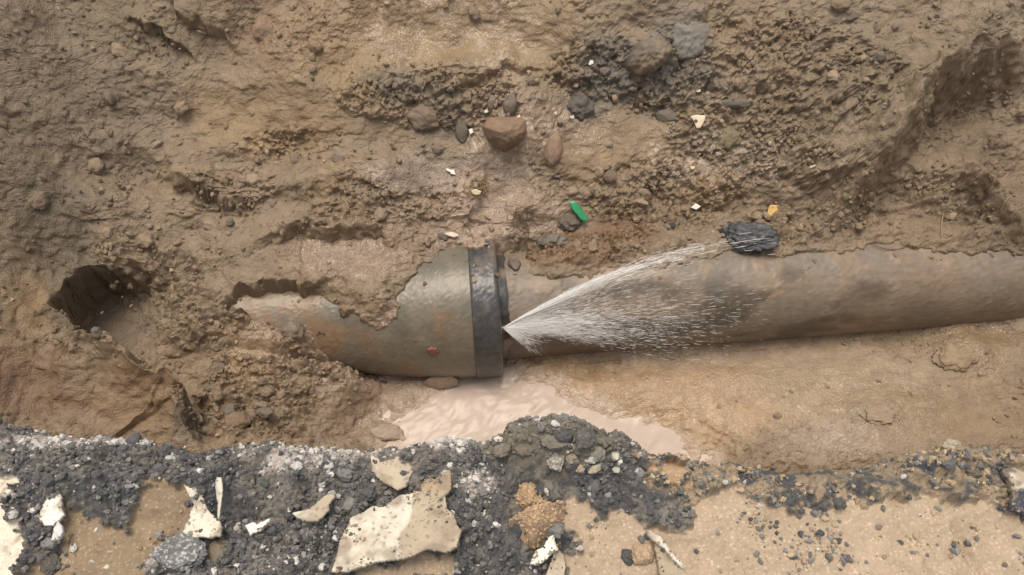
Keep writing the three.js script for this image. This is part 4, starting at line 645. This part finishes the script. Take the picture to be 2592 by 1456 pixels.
// ---------------------------------------------------------------- clods one can count, and the crumbs between them
const ROCKS = Array.from({ length: 14 }, (_, i) => rock(300 + i, i % 2 ? 1 : 0.6, 4, 0.24)), faceted = g => { const o = g.toNonIndexed(); o.computeVertexNormals(); return o; }, SMALL = Array.from({ length: 3 }, (_, i) => faceted(rock(500 + i, 1, 1, 0.3)));
const CLOD_C = [[0.235, 0.175, 0.122], [0.2, 0.15, 0.108], [0.28, 0.21, 0.152], [0.155, 0.125, 0.1]], PEB_C = [[0.085, 0.085, 0.088], [0.11, 0.108, 0.105], [0.19, 0.185, 0.175], [0.42, 0.41, 0.385]];
const CLODS = CLOD_C.map((c, i) => ROCKS.slice(0, 7).map((g, j) => tint(g.clone(), c, 0.25, 2.4, i * 9 + j))), PEBS = PEB_C.map((c, i) => Array.from({ length: 7 }, (_, j) => faceted(rock(700 + j, 1, 2, 0.25))).map((g, j) => tint(g, c, 0.3, 2.4, i * 11 + j)));
const MARKS = [['the big brown cobble', 1278, 335], ['the green shard', 1464, 535], ['the wedge shaped stone', 1400, 612], ['the cream triangular chip', 1768, 308], ['the yellow leaf scrap', 1954, 535], ['the wet black asphalt lump', 1892, 606], ['the pale concrete piece', 1750, 100], ['the grey brown stone', 1645, 142], ['the oblong brown pebble', 1401, 380], ['the rough brown lump', 1074, 298], ['the white torn scrap', 1140, 433], ['the grass tangle', 1212, 482], ['the root mat', 1318, 560], ['the hollow at far left', 240, 750], ['the socket rim', 1225, 600], ['the round crumbly lump', 605, 465], ['the smooth upper left stone', 668, 72], ['the dark angular flat stone', 1692, 294], ['the long dark flat stone', 1852, 262], ['the far right boss', 2420, 905], ['the green yellow grass blade', 2383, 570], ['the pale pointed sliver', 1142, 594], ['the narrow pale chip', 2056, 422], ['the top right clod', 2130, 12], ['the barrel side lump', 742, 838], ['the broad flat lump', 598, 1066], ['the water edge lump', 1118, 968], ['the dimpled sand lump', 2225, 1050], ['the far left crack', 100, 505], ['the scraped upper left patch', 700, 270], ['the right recess', 2420, 350]];
const ROAD_MARKS = [['the largest paint sheet', 1015, 1335], ['the two lobed tan clod', 1345, 1310], ['the white triangular flake', 515, 1325], ['the upright sliver', 555, 1262], ['the leaf shaped flake', 130, 1295], ['the small jagged flake', 650, 1335], ['the two toned flake', 795, 1285], ['the cream fragment', 995, 1190], ['the white dusted chunk', 462, 1400], ['the rubble heap', 1390, 1120], ['the long white sliver', 1680, 1385], ['the bitumen sheet', 2570, 1240], ['the round tan clod', 1626, 1402], ['the streaked stone', 1408, 1168], ['the far left pebble', 22, 1246], ['the pale knob on the lip', 2410, 1130], ['the dark verge lump', 2478, 1196], ['the crack at lower right', 2450, 1400], ['the pale lip stone', 752, 1180], ['the lip at lower left', 300, 1110], ['the lower left sand', 260, 1400], ['the orange sand patch', 1690, 1210], ['the right verge middle', 2050, 1230]];
function beside(px, py, marks) {
  let best = 1e9, m = marks[0]; for (const q of marks) { const d = Math.hypot(q[1] - px, q[2] - py); if (d < best) { best = d; m = q; } }
  const a = Math.atan2(py - m[2], px - m[1]) * 180 / Math.PI, way = ['right of', 'below right of', 'below', 'below left of', 'left of', 'above left of', 'above', 'above right of'][Math.round((a + 360) / 45) % 8];
  return `${best < 75 ? 'close' : best < 190 ? 'a little' : 'well'} ${way} ${m[0]}`;
}
const project = (x, y, z) => { const d = -(y - CAM.y) * SP - (z - CAM.z) * CP, u = (y - CAM.y) * CP - (z - CAM.z) * SP; return [1296 + x / d / (TF * ASP) * 1296, 728 - u / d / TF * 728, d]; };
const turnAny = r => new THREE.Quaternion().setFromEuler(new THREE.Euler(r() * 6.3, r() * 6.3, r() * 6.3));
{
  const r = rng(2024), ZONES = [
    [(x, y) => x < 900 && y < 640, 'on the left part of the earth slope', 70], [(x, y) => x >= 900 && x < 1500 && y < 640, 'on the slope above the socket', 70], [(x, y) => x >= 1500 && y < 660, 'on the slope above the plain pipe', 100],
    [(x, y) => x < 1150 && y > 800, 'in the mud left of the milky pool', 55], [(x, y) => x > 1900 && y > 860, 'on the wet sand in front of the plain pipe', 4]];
  const left = ZONES.map(z => z[2]); let tries = 0;
  while (left.some(v => v > 0) && tries++ < 30000) {
    const x = -1.3 + 2.6 * r(), z = -0.6 + 1.02 * r(), b = broken(x, z), roll = r(), rad = 0.005 + 0.013 * r() ** 3.2, kind = r();
    if (roll > b * b * 1.1 && !(z > 0.2 && x > 0.5 && roll < 0.2)) continue; const y = hSoil(x, z); if (y < pipeY(x, z) + 0.004 || y < WATER_Y) continue;
    const [px, py] = project(x, y, z); if (px < 10 || px > 2580 || py < 6 || py > 1090) continue;
    const k = ZONES.findIndex(q => q[0](px, py)); if (k < 0 || left[k] <= 0) continue; left[k]--;
    const c = kind < 0.4 ? 0 : kind < 0.65 ? 1 : kind < 0.82 ? 2 : 3, m = add(new THREE.Mesh(CLODS[c][Math.floor(r() * 7)], M_DRY), 'mud_clod', thing(`${rad > 0.009 ? 'larger' : 'small'} ${['brown', 'dull brown', 'pale brown', 'dark'][c]} mud clod ${beside(px, py, MARKS)}`, 'mud clod', `clods ${beside(px, py, MARKS)}`));
    m.quaternion.copy(turnAny(r)); m.scale.set(rad * (0.8 + 0.5 * r()), rad * (0.6 + 0.3 * r()), rad * (0.8 + 0.5 * r())); m.position.set(x, y - rad * 0.05, z);
  }
  const N = 11000, cr = new THREE.InstancedMesh(SMALL[0], new THREE.MeshStandardMaterial({ color: 0xffffff, roughness: 0.93 }), N), M = new THREE.Matrix4(), C = new THREE.Color(), V = new THREE.Vector3(), S = new THREE.Vector3(), tmp = new Float32Array(3); let n = 0; tries = 0;
  while (n < N && tries++ < 400000) {
    const x = -1.35 + 2.7 * r(), z = -0.64 + 1.1 * r(), b = broken(x, z); if (r() > b ** 1.6 * (0.35 + 1.3 * ss(-0.2, 0.3, nz(x * 11, z * 11, 50))) + 0.01) continue;
    let y = hSoil(x, z); const py = pipeY(x, z); if (y < py + 0.001) { if (plan(x, z)[1] > 0.045 || r() > 0.3) continue; y = py; } if (y < WATER_Y) continue; const rad = 0.001 + 0.0055 * r() ** 4;
    soilColor(x, z, y, b, tmp, 0); const v = 0.85 + 0.35 * r(), pale = r() < 0.02 ? 0.35 : 0;
    M.compose(V.set(x, y + rad * 0.1, z), turnAny(r), S.set(rad * (0.8 + 0.9 * r()), rad * (0.6 + 0.4 * r()), rad * (0.7 + 0.6 * r()))); cr.setMatrixAt(n, M); cr.setColorAt(n, C.setRGB(mix(tmp[0] * v, 0.6, pale), mix(tmp[1] * v, 0.5, pale), mix(tmp[2] * v, 0.4, pale))); n++;
  }
  cr.count = n; add(cr, 'soil_crumbs', { kind: 'stuff', label: 'loose crumbs of brown soil scattered over the trench slopes', category: 'soil crumbs' });
}
{
  const r = rng(909), WHERE = (px) => px < 640 ? 'in the black rubble at lower left' : px < 1280 ? 'in the black rubble around the paint sheets' : px < 1620 ? 'in the rubble heap on the trench lip' : 'in the gravelly verge at lower right', HUE = ['black', 'dark grey', 'grey', 'white'];
  const density = (x, z) => { const [s] = roadZone(x, z); let d = (1 - s) * (0.25 + 0.75 * ss(-0.22, 0.12, fbm(x * 14, z * 18, 98, 3))); if (GRAVELLY(x, z) < 0) d *= 0.75 * ss(-0.25, 0.1, nz(x * 40, z * 40, 90)) + 0.15; d = Math.max(d, s * 0.02 + s * 0.3 * ss(0.25, 0.5, nz(x * 22, z * 22, 93))); return d; };
  const dusty = (x, z) => { let m = 0; for (const D of DUST) m = Math.max(m, D(x, z)); return m; };
  let n = 0, tries = 0;
  while (n < 290 && tries++ < 20000) {
    const x = -0.66 + 1.32 * r(), lz = lipZ(x), z = lz + 0.004 + (0.9 - lz) * r(), roll = r(), d = density(x, z), q = r(), rad = 0.0022 + 0.006 * r() ** 3.6; if (roll > d * d) continue;
    const y = hRoad(x, z), [px, py] = project(x, y, z); if (px < 4 || px > 2588 || py > 1452) continue; n++;
    const k = dusty(x, z) > 0.35 ? (q < 0.25 ? 1 : q < 0.6 ? 2 : 3) : (q < 0.45 ? 0 : q < 0.75 ? 1 : q < 0.9 ? 2 : 3), m = add(new THREE.Mesh(PEBS[k][Math.floor(r() * 7)], M_DRY), 'rubble_pebble', thing(`${rad > 0.0037 ? 'larger' : 'small'} ${HUE[k]} pebble ${beside(px, py, ROAD_MARKS)}`, 'pebble', `pebbles ${beside(px, py, ROAD_MARKS)}`));
    m.quaternion.copy(turnAny(r)); m.scale.set(rad * (0.8 + 0.5 * r()), rad * (0.7 + 0.3 * r()), rad * (0.8 + 0.5 * r())); m.position.set(x, y + rad * 0.1, z);
  }
  const N = 31000, cr = new THREE.InstancedMesh(SMALL[1], new THREE.MeshStandardMaterial({ color: 0xffffff, roughness: 0.85 }), N), M = new THREE.Matrix4(), C = new THREE.Color(), V = new THREE.Vector3(), S = new THREE.Vector3(); n = 0; tries = 0;
  while (n < N - 2500 && tries++ < 300000) {
    const x = -0.72 + 1.44 * r(), lz = lipZ(x), t = r(), z = lz - 0.002 + (0.94 - lz) * t, d = density(x, z); if (r() > d) continue; n++;
    const y = hRoad(x, z), rad = 0.0005 + 0.0034 * r() ** 4.5, du = dusty(x, z), q = r() - du * 0.8, g = GRAVELLY(x, z) < 0, s = roadZone(x, z)[0];
    let c = q < 0.04 ? [0.5, 0.48, 0.45] : q < 0.2 ? [0.2, 0.195, 0.185] : q < 0.55 ? [0.145, 0.138, 0.128] : [0.085, 0.085, 0.088]; if (HEAP(x, z) > 0.25 && q > 0.1 && r() < 0.75) c = [0.17, 0.152, 0.122]; if ((g || s > 0.5) && q > 0.3 && r() < (s > 0.5 ? 0.45 : 0.5)) c = [0.36, 0.275, 0.18]; const v = 0.75 + 0.5 * r();
    M.compose(V.set(x, y + rad * 0.3, z), turnAny(r), S.set(rad * (0.8 + 0.5 * r()), rad * (0.7 + 0.4 * r()), rad * (0.8 + 0.5 * r()))); cr.setMatrixAt(n - 1, M); cr.setColorAt(n - 1, C.setRGB(c[0] * v, c[1] * v, c[2] * v));
  }
  for (let i = 0; i < 1500 && n < N; i++) {
    const t = TOPS[Math.floor(r() * TOPS.length)]; if (r() > t[3] * t[3] || nz(t[0] * 30, t[2] * 30, 66) < -0.02) continue; const rad = 0.0004 + 0.0015 * r() ** 3, c = r() < 0.5 ? [0.1, 0.096, 0.09] : [0.3, 0.235, 0.165];
    M.compose(V.set(t[0], t[1] + rad * 0.3, t[2]), turnAny(r), S.set(rad, rad * 0.8, rad * 1.2)); cr.setMatrixAt(n, M); cr.setColorAt(n++, C.setRGB(...c));
  }
  for (let i = 0; i < 900; i++) {
    const t = TANS[Math.floor(r() * TANS.length)], rad = 0.0005 + 0.0018 * r() ** 3, v = 0.8 + 0.4 * r();
    M.compose(V.set(t[0], t[1], t[2]), turnAny(r), S.set(rad, rad * 0.8, rad * 1.2)); cr.setMatrixAt(n, M); cr.setColorAt(n++, C.setRGB(0.42 * v, 0.3 * v, 0.19 * v));
  }
  cr.count = n; add(cr, 'asphalt_crumbs', { kind: 'stuff', label: 'loose black and grey asphalt crumbs along the road edge', category: 'asphalt crumbs' });
}

// ---------------------------------------------------------------- the leak: water bursting from the joint as a fan of drops and threads
{
  const p = survey(1268, 808, (x, z) => pipeY(x, z)), [t0, s0] = plan(p[0], p[2]), a0 = Math.asin(clamp(s0 / 0.15, -1, 1)), rad = a => new THREE.Vector3(SIDE.x * Math.sin(a), Math.cos(a), SIDE.z * Math.sin(a));
  const er = rad(a0), et = rad(a0 - Math.PI / 2), nozzle = JOINT.clone().addScaledVector(AXIS, 0.004).addScaledVector(er, 0.151), r = rng(31), gauss = () => (r() + r() + r() + r() - 2) * 1.22, deg = Math.PI / 180;
  const fan = add(new THREE.Group(), 'water_jet', thing('white fan of water spraying right from the leaking pipe joint', 'water jet')); fan.position.copy(nozzle);
  const M = new THREE.Matrix4(), q = new THREE.Quaternion(), X = new THREE.Vector3(1, 0, 0), S = new THREE.Vector3();
  const dirOf = (phi, el) => new THREE.Vector3().addScaledVector(AXIS, Math.cos(phi) * Math.cos(el)).addScaledVector(et, Math.sin(phi) * Math.cos(el)).addScaledVector(er, Math.sin(el));
  // keep the water outside the pipe wall
  const clear = (v, off) => { const w = v.clone().add(nozzle), [t, s] = plan(w.x, w.z), dy = w.y - AX.y, R = Math.hypot(s, dy), need = (t > 0 ? R_PIPE : R_RIM) + off; if (R < need) { const k = need / R, a = s * k; v.y = AX.y + dy * k - nozzle.y; v.x += SIDE.x * (a - s); v.z += SIDE.z * (a - s); } return v; };
  const drop = new THREE.IcosahedronGeometry(1, 1), wm = new THREE.MeshPhysicalMaterial({ color: 0xffffff, roughness: 0.1, ior: 1.33, transmission: 0.7, thickness: 0 });
  const N = 78000, spray = new THREE.InstancedMesh(drop, wm, N); let n = 0, tries = 0;
  while (n < N && tries++ < 400000) {
    const m = r(); let phi, el, reach, far;
    if (m < 0.17) { phi = (30 + 0.6 * gauss() - 5 * r() ** 4) * deg; el = (3 + 0.7 * gauss()) * deg; reach = 0.24; far = 0.72; }
    else if (m < 0.42) { phi = (2 + 25 * r() ** 0.8) * deg; el = (2 + 1.5 * gauss()) * deg; reach = 0.12; far = 0.6; }
    else if (m < 0.66) { phi = (2 + 5 * gauss()) * deg; el = (2 + 1.6 * gauss()) * deg; reach = 0.16; far = 0.8; }
    else if (m < 0.92) { phi = (-7 + 5 * gauss()) * deg; el = (1.5 + 1.5 * gauss()) * deg; reach = 0.14; far = 0.7; }
    else { phi = (-12 - 34 * r()) * deg; el = (3 + 3 * r()) * deg; reach = 0.04; far = 0.12; }
    const dist = -Math.log(1 - 0.98 * r()) * reach; if (dist > far * (0.6 + 0.4 * r())) continue;
    const dir = dirOf(phi, el), v = dir.clone().multiplyScalar(dist); const curl = m < 0.42 ? 0.3 * Math.sin(phi) / 0.49 : 0; v.addScaledVector(et, -curl * dist * dist); dir.addScaledVector(et, -2 * curl * dist); v.y -= 0.04 * dist * dist; dir.y -= 0.08 * dist; dir.normalize();
    const spread = 0.02 * dist; v.x += spread * gauss(); v.y += spread * gauss(); v.z += spread * gauss(); clear(v, 0.0015);
    const w = v.clone().add(nozzle); if (w.y < hShape(w.x, w.z)) continue;
    const mist = n > 21000; if (mist) { v.addScaledVector(er, dist * 0.09 * r()); v.addScaledVector(et, dist * 0.06 * gauss()); clear(v, 0.0015); }
    const th = mist ? 0.00009 + 0.00009 * r() : (0.00011 + 0.0003 * r() ** 3) * (m < 0.17 ? 1.5 : 1) * (1 + 0.4 * dist), len = th * (mist ? 1.5 + 3 * r() : 8 + 26 * r());
    q.setFromUnitVectors(X, dir); spray.setMatrixAt(n++, M.compose(v, q, S.set(len, th, th)));
  }
  spray.count = n;
  add(spray, 'spray_drops', { kind: 'stuff', label: 'cloud of fine flying drops' }, fan);
  // threads of unbroken water close to the hole
  const g = []; for (let i = 0; i < 620; i++) {
    const m = r(), up = m < 0.35, phi = (up ? 29.5 + 0.9 * gauss() - 4 * r() ** 4 : m < 0.93 ? 2 + 11 * gauss() : -15 - 35 * r()) * deg, el = (4 + 2.2 * gauss()) * deg, L = (up ? 0.04 + 0.2 * r() ** 2 : m < 0.93 ? 0.012 + 0.075 * r() ** 2.6 : 0.02 + 0.03 * r()), a = up ? L * 0.55 * r() : L * 0.3 * r();
    const d = dirOf(phi, el), c = new THREE.CylinderGeometry(0.00012, 0.0006 + 0.0011 * r() ** 2, L - a, 5, 3); c.rotateZ(-Math.PI / 2); c.translate(a + (L - a) / 2, 0, 0); c.applyQuaternion(q.setFromUnitVectors(X, d));
    const P = c.attributes.position, v = new THREE.Vector3(); for (let k = 0; k < P.count; k++) { v.fromBufferAttribute(P, k); const D = v.length(); if (up) v.addScaledVector(et, -0.29 * D * D); v.y -= 0.04 * D * D; clear(v, 0.002); P.setXYZ(k, v.x, v.y, v.z); } c.computeVertexNormals(); g.push(c.deleteAttribute('uv'));
  }
  add(new THREE.Mesh(mergeGeometries(g), wm), 'water_threads', { kind: 'stuff', label: 'bright unbroken threads of water at the hole' }, fan);
}

renderer.render(scene, camera);
